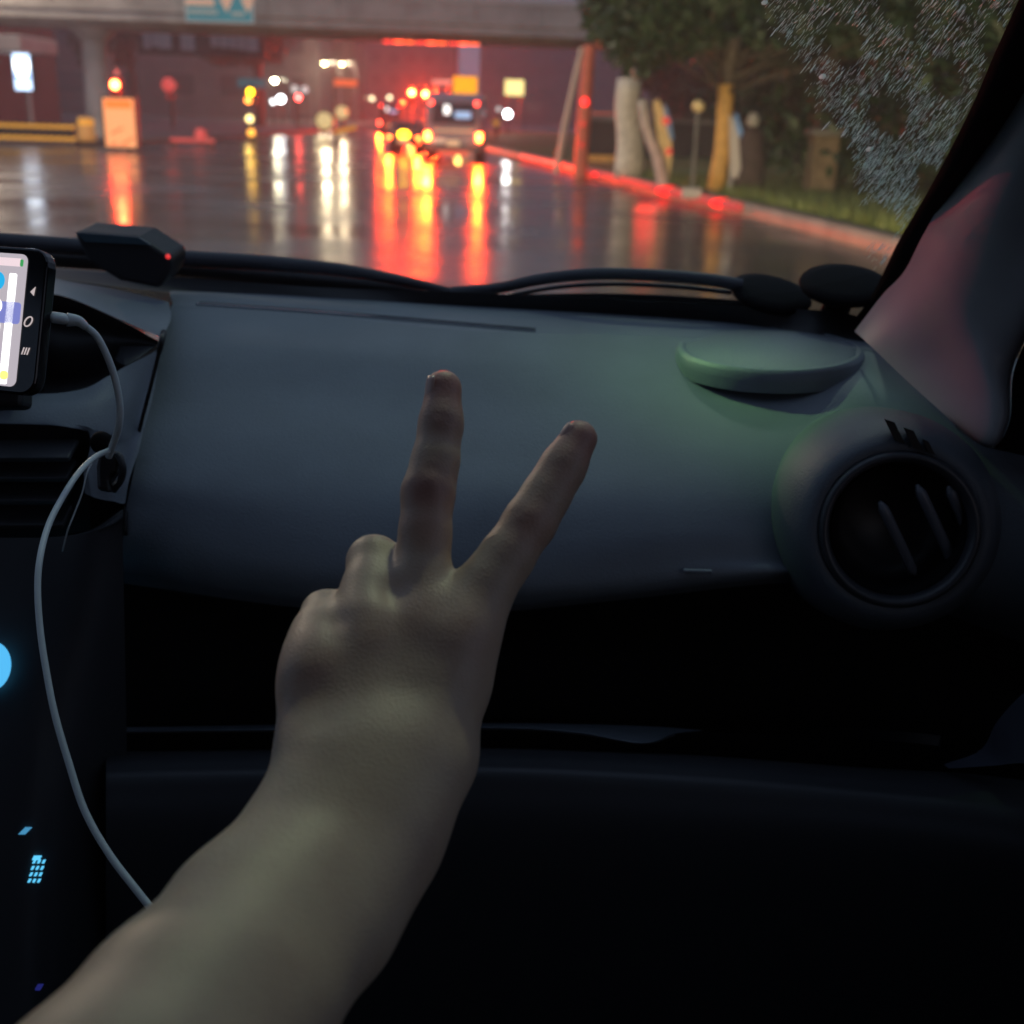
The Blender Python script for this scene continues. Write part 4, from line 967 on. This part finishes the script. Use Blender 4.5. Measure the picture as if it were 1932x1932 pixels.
dl.add([(xl, -.55, CAM.z-.2), (xl, -1.9, CAM.z-.2), (xl, -1.9, zr), (xl, -.55, zr)], [(0, 1, 2, 3)])
dl.build('door', m_black, car, thick=-.03)
rr_ = MB(); rr_.add([(xl, -1.9, zf), (.62, -1.9, zf), (.62, -1.9, zr), (xl, -1.9, zr)], [(0, 1, 2, 3)]); rr_.build('rear_panel', m_black, car, thick=.02)
gw = MB(); gw.add([(xd_+.01, .44, CAM.z-.2), (xd_+.01, -.55, CAM.z-.2), (xd_+.01, -.55, zr), (xd_+.01, .30, zr)], [(0, 1, 2, 3)]); gw.build('side_window', m_glass, car)
gw = MB(); gw.add([(xl, .6, CAM.z-.2), (xl, -.55, CAM.z-.2), (xl, -.55, zr), (xl, .40, zr)], [(0, 1, 2, 3)]); gw.build('side_window', m_glass, car)
# door card corner visible at lower right
dc = [[(1780,1442,.70),(1850,1415,.68),(1882,1360,.66),(1940,1300,.64),(2040,1230,.6)],[(1790,1450,.69),(1870,1445,.66),(1920,1440,.64),(1980,1440,.62),(2060,1440,.58)]]
MB().grid(loft(dc, 20, 10)).build('door_card', mat('door_card_plastic', (.045, .05, .07), .6), car, smooth=True)
# seats behind the camera
for sx_ in (0.0, -.8):
    s_ = MB(); s_.box((sx_, -.30, zf+.32), (.5, .55, .16)).build('seat_cushion', m_dash_dark, car, bevel=.05)
    s_ = MB(); s_.box((sx_, -.66, zf+.70), (.48, .14, .72), Matrix.Rotation(R(-14), 3, 'X')).build('seat_back', m_dash_dark, car, bevel=.05)
# headlights of our car, unseen, assumed lit for the warm light on the verge
for sx_ in (-1.0, .25):
    hl = MB().lathe([(.07, 0), (.09, .04), (.05, .07), (.01, .08)], (sx_, 2.0, .62), (0, 1, 0), 18).build('assumed_headlight', em('ownhead', (1, .85, .6), 8), car, smooth=True)
    ld = bpy.data.lights.new('assumed_headlight_beam', 'SPOT'); ld.energy = 3400; ld.color = (1, .76, .42); ld.spot_size = R(75); ld.spot_blend = .8; ld.shadow_soft_size = .06
    lo = bpy.data.objects.new('assumed_headlight_beam', ld); COL.objects.link(lo); lo.parent = car; lo.location = (sx_, 2.12, .62)
    lo.rotation_euler = (R(87.6), 0, R(-10))

# ------------------------------------------------------------------ rain on the unwiped corner of the glass
def edge_u(v): return float(np.interp(v, [0, 120, 260, 350, 430, 520, 600], [1440, 1520, 1590, 1640, 1655, 1672, 1690]))
rd = MB(); rq = random.Random(8); ag = math.radians(52)
SU, SV = [u for u, v in seal_in], [v for u, v in seal_in]
cnt = 0
for _ in range(6500):
    v = rq.uniform(-25, 560); e = edge_u(v); umax = float(np.interp(v, SV, SU))-4
    u = e-25+rq.random()*(umax-e+25)
    if u < e:
        if rq.random() > .25: continue
    if v > 330 and rq.random() < (v-330)/180: continue
    if math.sin(u*.021+v*.033)+math.sin(u*.043-v*.027+1.3) < -.7+rq.random()*.9-.4: continue
    L_ = rq.choice([7, 10, 13, 17, 24])*(.6+.6*rq.random()); big = rq.random() < .002
    wd = rq.uniform(.22, .5) if not big else rq.uniform(3.2, 5.0)
    if big: L_ = rq.uniform(9, 16)
    elif rq.random() < .035: L_ = rq.uniform(18, 30); wd = rq.uniform(.7, 1.1)
    a = ag+rq.gauss(0, .06)-(.25 if big else 0); du, dv = math.cos(a)*L_, -math.sin(a)*L_
    nu, nv = math.sin(a)*wd, math.cos(a)*wd
    pts = [(u-du/2, v-dv/2), (u-du*.25+nu, v-dv*.25+nv), (u+du*.25+nu, v+dv*.25+nv), (u+du/2, v+dv/2), (u+du*.25-nu, v+dv*.25-nv), (u-du*.25-nu, v-dv*.25-nv)]
    base = Pg(u, v, -.0012); 
    # plane of the glass at this point
    g0 = [Pg(a_1, b_1, -.001) for a_1, b_1 in pts[:1]+pts[3:4]+pts[1:2]]
    ex = (g0[1]-g0[0]); ey = Vector((g0[2]-base)); ey = ey-ex*(ey.dot(ex)/ex.dot(ex))
    o0 = base; P6 = [o0-ex*.5, o0-ex*.25+ey, o0+ex*.25+ey, o0+ex*.5, o0+ex*.25-ey, o0-ex*.25-ey]
    nrm = ex.cross(ey).normalized(); nrm = nrm if nrm.y > 0 else -nrm
    hgt = ey.length*.7
    rd.add(P6+[o0+nrm*hgt-ex*.12, o0+nrm*hgt+ex*.12], [(0,1,6),(1,2,7,6),(2,3,7),(3,4,7),(4,5,6,7),(5,0,6)]); cnt += 1
m_rain = bpy.data.materials.new('rain_streak'); m_rain.use_nodes = True
_b = m_rain.node_tree.nodes['Principled BSDF']; _b.inputs['Base Color'].default_value = (.6, .85, .76, 1); _b.inputs['Roughness'].default_value = .25
_b.inputs['Transmission Weight'].default_value = .35; _b.inputs['IOR'].default_value = 1.33
_t = m_rain.node_tree; _tl = _t.nodes.new('ShaderNodeBsdfTranslucent'); _tl.inputs[0].default_value = (.62, .9, .8, 1)
_mx = _t.nodes.new('ShaderNodeMixShader'); _mx.inputs[0].default_value = .62
_t.links.new(_b.outputs[0], _mx.inputs[1]); _t.links.new(_tl.outputs[0], _mx.inputs[2]); _t.links.new(_mx.outputs[0], _t.nodes['Material Output'].inputs[0])
tag(rd.build('raindrops', m_rain, smooth=True), 'slanting streaks of rain on the unwiped corner of the windscreen', 'raindrops', kind='stuff')

# ------------------------------------------------------------------ phone, cable, clip
def scr(u, v, d, w, h, m, parent, name, th=.0006, o=None):
    pass
ph = empty('smartphone', Pd(-180, 610, .64), 'smartphone with a bright map screen mounted sideways on the dash', 'phone')
PO = ph.location.copy()
# local phone frame: right axis tilts slightly, sideways mounted
tilt = R(4.0)
pr = (RT*math.cos(R(14))+FW*math.sin(R(-14))).normalized(); pu = (UP*math.cos(R(-8))+pr*math.sin(R(8.5))).normalized(); pu = (pu-pr*pu.dot(pr)).normalized()
_a = R(6.5); pr, pu = pr*math.cos(_a)-pu*math.sin(_a), pu*math.cos(_a)+pr*math.sin(_a)
pn = pr.cross(pu).normalized(); pn = pn if pn.dot(FW) < 0 else -pn
PR = Pd(67, 608, .64)   # right-middle point of the phone
def pp(x, y, z=0): return PR+pr*x+pu*y+pn*z-PO
def prect(x0, y0, x1, y1, z, th, r=.004, n=5, sk=0):
    pts = []
    for cx, cy, a0 in ((x1-r, y1-r, 0), (x0+r, y1-r, 90), (x0+r, y0+r, 180), (x1-r, y0+r, 270)):
        for k in range(n+1):
            a = R(a0+90*k/n); pts.append(pp(cx+r*math.cos(a)+sk*(cy+r*math.sin(a)), cy+r*math.sin(a), z))
    return pts, pn*th
def pbuild(name, x0, y0, x1, y1, z, th, m, r=.004, parent=None, bevel=0):
    a, b = prect(x0, y0, x1, y1, z, th, r); return MB().prism(a, b).build(name, m, parent or ph, bevel=bevel)
pbuild('casing', -.155, -.041, .004, .041, -.009, .009, m_gloss, .010, bevel=.0015)
screen = pbuild('screen', -.148, -.037, -.0085, .037, .0002, .0005, em('scr', (.80, .72, .80), .62), .004)
pbuild('map_road', -.0190, -.036, -.0140, .026, .0009, .0002, em('scrw', (1, 1, 1), 1.6), .001, screen)
pbuild('map_water', -.028, -.002, -.0095, .010, .0009, .0002, em('scrb', (.30, .33, .85), .7), .002, screen)
pbuild('compass_button', -.032, .016, -.0215, .0265, .0011, .0002, em('scrc', (.02, .45, .85), 1.0), .005, screen)
pbuild('round_button', -.030, .003, -.0215, .0115, .0013, .0002, em('scrw', (1, 1, 1), 1.6), .004, screen)
pbuild('round_button', -.030, -.0085, -.0215, .000, .0013, .0002, em('scrw', (1, 1, 1), 1.6), .004, screen)
pbuild('status_bar', -.10, .0300, -.012, .0345, .0009, .0002, em('scrp', (1, .8, .85), .9), .001, screen)
pbuild('green_status', -.0125, .0300, -.0105, .0340, .0012, .0002, em('scrg', (.1, .7, .2), .5), .0008, screen)
pbuild('pin', -.0185, -.0335, -.0135, -.0285, .0012, .0002, em('scry', (1, .8, .2), 1.4), .002, screen)
m_nav = em('navicon', (1, .85, .85), .55)
q = MB(); q.prism([pp(-.0048, .0165, .0004), pp(-.0018, .0195, .0004), pp(-.0024, .0145, .0004)], pn*.0003); q.build('back_icon', m_nav, ph)
q = MB(); ring = []
for k in range(20):
    a = k/20*6.283; ring.append(pp(-.0042+.0022*math.cos(a)+.001*math.sin(a), .0+.0027*math.sin(a), .0006))
q.tube([p for p in ring]+[ring[0]], .0004, 6, cap=False); q.build('home_icon', m_nav, ph)
q = MB()
for k in range(3): q.prism([pp(-.0068+k*.0017, -.0185, .0004), pp(-.0061+k*.0017, -.0185, .0004), pp(-.0049+k*.0017, -.0145, .0004), pp(-.0056+k*.0017, -.0145, .0004)], pn*.0003)
q.build('recents_icon', m_nav, ph)
# phone cradle
t = empty('phone_holder', Pd(-40, 650, .69), 'black plastic phone cradle behind the phone in the hollow', 'phone holder'); o = t.location
MB().box((-.03, .02, -.01), (.10, .02, .07), Matrix(((RT), (FW), (UP))).transposed()).build('cradle', m_black, t, bevel=.004)
MB().tube([(-.03, .03, -.02), (-.03, .09, -.05), (-.03, .13, -.06)], .012, 12).build('arm', m_black, t, smooth=True)
# cable
def tubeuv(pts, n=60): return [Pd(*p) for p in cr(pts, n)]
cb = empty('charging_cable', Pd(130, 600, .66), 'white charging cable plugged into the side of the phone and looping down', 'cable'); o = cb.location
MB().tube([p-o for p in tubeuv([(92,598,.648),(110,600,.650),(128,603,.653)], 8)], [.0028, .0044, .0046, .0046, .0046, .0046, .0044, .0036], 14, flat=.7).build('plug', m_cable, cb, smooth=True)
MB().tube([p-o for p in tubeuv([(126,603,.653),(148,606,.655),(163,618,.657)], 10)], list(np.linspace(.0040, .0022, 10)), 12).build('strain_relief', m_cable, cb, smooth=True)
up_pts = [(158,613,.657),(182,634,.66),(202,672,.665),(217,715,.67),(226,765,.675),(224,805,.68),(212,842,.69),(205,862,.695)]
MB().tube([p-o for p in tubeuv(up_pts, 60)], .0021, 12).build('cord', m_cable, cb, smooth=True)
lo_pts = [(205,850,.69),(180,862,.68),(150,890,.66),(120,935,.64),(92,990,.62),(76,1050,.60),(71,1110,.59),(76,1190,.58),(88,1270,.57),(104,1350,.56),(130,1440,.55),(160,1530,.54),(205,1610,.53),(262,1685,.52),(330,1770,.51),(400,1860,.50)]
MB().tube([p-o for p in tubeuv(lo_pts, 120)], .0017, 12).build('cord', m_cable, cb, smooth=True)
th = [(178,868,.70),(165,890,.69),(155,930,.69),(140,970,.69),(128,1000,.69),(118,1040,.70)]
t = empty('thin_wire', Pd(165, 890, .69), 'hair thin pale wire hanging from the black cable clip', 'wire'); o2 = t.location
MB().tube([p-o2 for p in tubeuv(th, 30)], .0005, 8).build('wire', m_cable, t, smooth=True)
# clip
cl = empty('cable_clip', Pd(205, 860, .70), 'small black clip holding the white cable beside the centre vent', 'clip'); o = cl.location
MB().lathe([(.002, -.006), (.0065, -.004), (.007, .001), (.005, .005), (.001, .0065)], Pd(192, 835, .70)-o, -FW, 20).build('ball', m_rubber, cl, smooth=True)
MB().prism([Pd(u, v, .70)-o for u, v in ((186,852),(214,848),(226,862),(220,890),(205,905),(208,930),(182,925),(180,880))], FW*.012).build('jaw', m_black, cl, bevel=.0025)
MB().tube([p-o for p in tubeuv([(222,856,.70),(232,880,.70),(228,905,.705),(214,925,.71)], 12)], .0022, 8).build('spring', m_dash_dark, cl, smooth=True)
MB().tube([p-o for p in tubeuv([(236,880,.71),(226,900,.705),(212,915,.705)], 10)], .0009, 8).build('loop', m_cable, cl, smooth=True)

# ------------------------------------------------------------------ arm and hand (one continuous surface, sculpted as a distance field)
# camera-aligned metres: x right, y up, z depth
def H(u, v, d): return np.array([(u-966)/FPX*d, -(v-966)/FPX*d, d])
def rp(px, d): return px/FPX*d
caps = []      # (a, b, ra, rb, k)
def chain(pts, k=.006):
    for (a, b) in zip(pts[:-1], pts[1:]):
        caps.append((H(*a[:3]), H(*b[:3]), rp(a[3], a[2]), rp(b[3], b[2]), k))
MID = [(793,1150,.463,50),(799,1076,.468,46),(802,1006,.472,44.5),(808,930,.477,45.5),(822,868,.482,40),(832,802,.487,37),(837,733,.492,35.5)]
IND = [(880,1180,.458,52),(921,1100,.464,50),(958,1048,.468,46.5),(1000,985,.473,45.5),(1032,932,.478,41),(1062,882,.482,38.5),(1092,828,.486,36)]
RNG = [(697,1175,.456,50),(701,1112,.468,50),(706,1060,.480,49)]
RNG2 = [(706,1062,.482,46),(712,1120,.510,44),(716,1170,.512,40),(722,1215,.498,38)]
PNK = [(600,1235,.452,42),(606,1190,.462,44),(616,1160,.474,46)]
PNK2 = [(616,1162,.476,42),(640,1215,.496,38),(655,1260,.492,36),(668,1290,.482,34)]
THB = [(830,1440,.452,50),(862,1330,.470,44),(868,1260,.485,42),(835,1215,.505,42),(780,1190,.515,40)]
for c_ in (MID, IND, RNG, PNK): chain(c_, .007)
for c_ in (RNG2, PNK2, THB): chain(c_, .006)
K2 = .016
chain([(690,1500,.425,70),(740,1400,.438,62),(785,1280,.452,56),(793,1160,.462,52)], K2)
chain([(740,1500,.428,80),(800,1400,.440,66),(850,1280,.452,58),(878,1190,.458,52)], K2)
chain([(650,1480,.425,70),(675,1380,.436,60),(690,1280,.448,56),(697,1180,.456,52)], K2)
chain([(606,1470,.424,62),(598,1380,.434,52),(594,1290,.444,46),(598,1235,.452,42)], K2)
# palm bulk behind
chain([(820,1430,.458,62),(760,1260,.478,58)], .016); chain([(620,1400,.452,58),(640,1260,.470,56)], .016)
# wrist and forearm: two bones side by side
chain([(606,1480,.422,64),(540,1590,.405,66),(430,1715,.375,82),(285,1890,.335,98),(105,2110,.30,122),(-120,2400,.27,165)], .022)
chain([(775,1470,.430,78),(715,1600,.415,84),(615,1740,.392,106),(480,1905,.355,122),(330,2110,.315,150),(120,2400,.28,180)], .022)
chain([(695,1480,.426,92),(630,1600,.410,90),(525,1728,.384,104),(380,1900,.345,126),(205,2110,.308,155),(0,2400,.275,185)], .022)
def sdf(P):
    d = None
    for a, b, ra, rb_, k in caps:
        ab = b-a; L2 = ab@ab
        t = np.clip(((P-a)@ab)/L2, 0, 1)
        q = P-a-t[..., None]*ab
        dd = np.sqrt((q*q).sum(-1))-(ra+(rb_-ra)*t)
        if d is None: d = dd
        else:
            h = np.clip(.5+.5*(d-dd)/k, 0, 1); d = d+(dd-d)*h-k*h*(1-h)
    return d
feat = []
def tendon(a, b, r, amt): feat.append((H(*a), H(*b), r, amt))
def detail(P):
    e = np.zeros(len(P))
    def gau(c, s): q = P-c; return np.exp(-(q*q).sum(-1)/(2*s*s))
    def seg(a, b, s):
        ab = b-a; t = np.clip(((P-a)@ab)/(ab@ab), 0, 1); q = P-a-t[:, None]*ab; return np.exp(-(q*q).sum(-1)/(2*s*s))
    # tendons (raised) and knuckles
    e += .0011*seg(H(748,1390,.425), H(790,1190,.447), .0045)
    e += .0010*seg(H(800,1390,.425), H(868,1220,.443), .0045)
    e += .0010*seg(H(690,1380,.422), H(694,1220,.440), .0045)
    e += .0016*gau(H(793,1165,.447), .008)+.0016*gau(H(866,1190,.443), .008)+.0014*gau(H(696,1195,.440), .008)+.0016*gau(H(592,1240,.436), .009)
    e -= .0018*seg(H(745,1220,.449), H(745,1120,.452), .005); e -= .0016*seg(H(832,1230,.447), H(838,1170,.450), .005)
    e -= .0016*seg(H(640,1260,.44), H(650,1190,.447), .005)
    e -= .0012*seg(H(610,1360,.42), H(600,1300,.43), .006)
    # veins
    e += .0006*seg(H(720,1430,.42), H(700,1340,.428), .0022)+.0005*seg(H(700,1340,.428), H(770,1270,.437), .0022)
    # wrist hollow
    e -= .0008*seg(H(560,1500,.405), H(700,1530,.395), .012)
    # skin creases over the joints
    for (c0, ax0, per, s) in ((H(810,915,.467), (H(824,868,.48)-H(802,1006,.472)), .0021, .0055), (H(832,797,.479), (H(837,733,.49)-H(822,868,.482)), .0016, .0032), (H(1000,985,.463), (H(1032,932,.478)-H(958,1048,.468)), .0021, .005), (H(1062,880,.474), (H(1092,828,.486)-H(1032,932,.478)), .0016, .0032)):
        ax1 = ax0/np.linalg.norm(ax0); s0 = (P-c0)@ax1
        e -= .00030*gau(c0, s)*(np.cos(s0*2*np.pi/per)+.3)
    return e
def surface_nets(lo, hi, h):
    n = np.ceil((hi-lo)/h).astype(int)+1
    gx, gy, gz = [lo[i]+np.arange(n[i])*h for i in range(3)]
    F = np.empty(tuple(n), np.float32)
    for i in range(n[0]):
        YY, ZZ = np.meshgrid(gy, gz, indexing='ij'); P = np.stack([np.full_like(YY, gx[i]), YY, ZZ], -1)
        F[i] = sdf(P)
    neg = F < 0
    corners = [(i, j, k) for i in (0, 1) for j in (0, 1) for k in (0, 1)]
    c = [neg[i:n[0]-1+i, j:n[1]-1+j, k:n[2]-1+k] for i, j, k in corners]
    s = sum(x.astype(np.int8) for x in c); act = (s > 0) & (s < 8)
    idx = -np.ones(act.shape, np.int64); ii = np.argwhere(act); idx[act] = np.arange(len(ii))
    V = lo+(ii+.5)*h
    faces = []
    for axis in range(3):
        sl0 = [slice(None)]*3; sl1 = [slice(None)]*3; sl0[axis] = slice(0, n[axis]-1); sl1[axis] = slice(1, n[axis])
        a = neg[tuple(sl0)]; b = neg[tuple(sl1)]; E_ = np.argwhere(a != b)
        o1, o2 = [x for x in range(3) if x != axis]
        E_ = E_[(E_[:, o1] > 0) & (E_[:, o2] > 0) & (E_[:, o1] < n[o1]-1) & (E_[:, o2] < n[o2]-1)]
        def at(d1, d2):
            q = E_.copy(); q[:, o1] += d1; q[:, o2] += d2; return idx[q[:, 0], q[:, 1], q[:, 2]]
        Q = np.stack([at(-1, -1), at(0, -1), at(0, 0), at(-1, 0)], 1)
        fl = a[E_[:, 0], E_[:, 1], E_[:, 2]]
        if axis == 1: fl = ~fl
        Q[~fl] = Q[~fl][:, ::-1]; faces.append(Q[(Q >= 0).all(1)])
    return V, np.vstack(faces)
V, Fq = surface_nets(np.array([-.30, -.30, .16]), np.array([.05, .085, .56]), .0021)
def grad(fn, P, e=.0006):
    g_ = np.zeros_like(P)
    for i in range(3):
        d_ = np.zeros(3); d_[i] = e; g_[:, i] = (fn(P+d_)-fn(P-d_))/(2*e)
    return g_
fn = lambda P: sdf(P)-1.5*detail(P)
for _ in range(4):
    G_ = grad(fn, V); f_ = fn(V); V = V-G_*np.clip(f_/np.maximum((G_*G_).sum(1), .5), -.0012, .0012)[:, None]
MW = np.array([[RT.x, UP.x, FW.x], [RT.y, UP.y, FW.y], [RT.z, UP.z, FW.z]])
W3 = V@MW.T+np.array(CAM)
me = bpy.data.meshes.new('person'); me.from_pydata([tuple(p) for p in W3], [], [tuple(int(x) for x in f) for f in Fq]); me.update()
# redness attribute: flushed knuckles and fingertips are the skin's own colour
red = np.zeros(len(V)); drk = np.zeros(len(V))
def gaus(c, s): q = V-c; return np.exp(-(q*q).sum(-1)/(2*s*s))
for (c, s, a) in ((H(837,735,.49), .011, .9), (H(832,790,.48), .007, .5), (H(808,925,.468), .008, .75), (H(805,985,.465), .009, .45), (H(1092,830,.485), .012, .8), (H(1050,900,.478), .009, .5), (H(996,985,.465), .010, .5), (H(585,1235,.437), .014, .35), (H(696,1190,.443), .011, .3), (H(793,1165,.45), .012, .35), (H(870,1190,.445), .012, .35)):
    red = np.maximum(red, a*gaus(c, s))
for (c, s, a) in ((H(806,912,.466), .0055, .5), (H(832,797,.479), .004, .45)): drk = np.maximum(drk, a*gaus(c, s))
at = me.color_attributes.new('flush', 'FLOAT_COLOR', 'POINT')
at.data.foreach_set('color', np.stack([red, drk, np.zeros_like(red), np.ones_like(red)], 1).astype(np.float32).ravel())
bm = bmesh.new(); bm.from_mesh(me); bmesh.ops.recalc_face_normals(bm, faces=bm.faces)
for _k in range(3): bmesh.ops.smooth_vert(bm, verts=bm.verts, factor=.4, use_axis_x=True, use_axis_y=True, use_axis_z=True)
bm.to_mesh(me); bm.free()
for p in me.polygons: p.use_smooth = True
m_skin = mat('skin', (.52, .38, .29), .48); t_ = m_skin.node_tree; b_s = t_.nodes['Principled BSDF']
ca = t_.nodes.new('ShaderNodeVertexColor'); ca.layer_name = 'flush'; sp = t_.nodes.new('ShaderNodeSeparateColor'); t_.links.new(ca.outputs[0], sp.inputs[0])
tc = t_.nodes.new('ShaderNodeTexCoord'); n1 = t_.nodes.new('ShaderNodeTexNoise'); n1.inputs['Scale'].default_value = 30; n1.inputs['Detail'].default_value = 8; n1.inputs['Roughness'].default_value = .65
t_.links.new(tc.outputs['Object'], n1.inputs['Vector'])
mxa = t_.nodes.new('ShaderNodeMix'); mxa.data_type = 'RGBA'; mxa.inputs[6].default_value = (.58, .46, .32, 1); mxa.inputs[7].default_value = (.36, .24, .18, 1)
t_.links.new(n1.outputs[0], mxa.inputs[0])
mxb = t_.nodes.new('ShaderNodeMix'); mxb.data_type = 'RGBA'; mxb.inputs[7].default_value = (.40, .17, .14, 1)
t_.links.new(sp.outputs[0], mxb.inputs[0]); t_.links.new(mxa.outputs[2], mxb.inputs[6])
mxc = t_.nodes.new('ShaderNodeMix'); mxc.data_type = 'RGBA'; mxc.inputs[7].default_value = (.22, .12, .10, 1)
t_.links.new(sp.outputs[1], mxc.inputs[0]); t_.links.new(mxb.outputs[2], mxc.inputs[6]); t_.links.new(mxc.outputs[2], b_s.inputs['Base Color'])
b_s.inputs['Subsurface Weight'].default_value = .12; b_s.inputs['Subsurface Radius'].default_value = (.008, .003, .0015); b_s.inputs['Subsurface Scale'].default_value = 1.0
n2 = t_.nodes.new('ShaderNodeTexVoronoi'); n2.inputs['Scale'].default_value = 900; t_.links.new(tc.outputs['Object'], n2.inputs['Vector'])
bp = t_.nodes.new('ShaderNodeBump'); bp.inputs['Strength'].default_value = .22; bp.inputs['Distance'].default_value = .0006
t_.links.new(n2.outputs['Distance'], bp.inputs['Height']); t_.links.new(bp.outputs[0], b_s.inputs['Normal'])
me.materials.append(m_skin)
person = bpy.data.objects.new('person', me); COL.objects.link(person)
tag(person, 'bare left arm reaching in from the lower left, hand making a two finger V sign', 'person')
m_nail = mat('fingernail', (.62, .42, .36), .3)
for (u, v, d_, tl, s) in ((809, 734, .4868, 4, .9), (1066, 813, .4815, 32, .62)):
    c = Vector(CAM)+RT*H(u, v, d_)[0]+UP*H(u, v, d_)[1]+FW*H(u, v, d_)[2]
    axd = (UP*math.cos(R(tl))+RT*math.sin(R(tl))).normalized(); side = (-RT*math.cos(R(tl))+UP*math.sin(R(tl))-FW*.7).normalized()
    w2 = axd.cross(side).normalized(); mb = MB(); rws = []
    for i in range(9):
        f = i/8*2-1; rws.append([c+axd*(f*.0062*s)+w2*(g_*.0036*s*math.sqrt(max(0, 1-(f*.85)**4)))+side*(.0006-.0012*g_*g_-.0005*f*f) for g_ in np.linspace(-1, 1, 7)])
    mb.grid(rws); mb.build('fingernail', m_nail, person, smooth=True, thick=.0004)
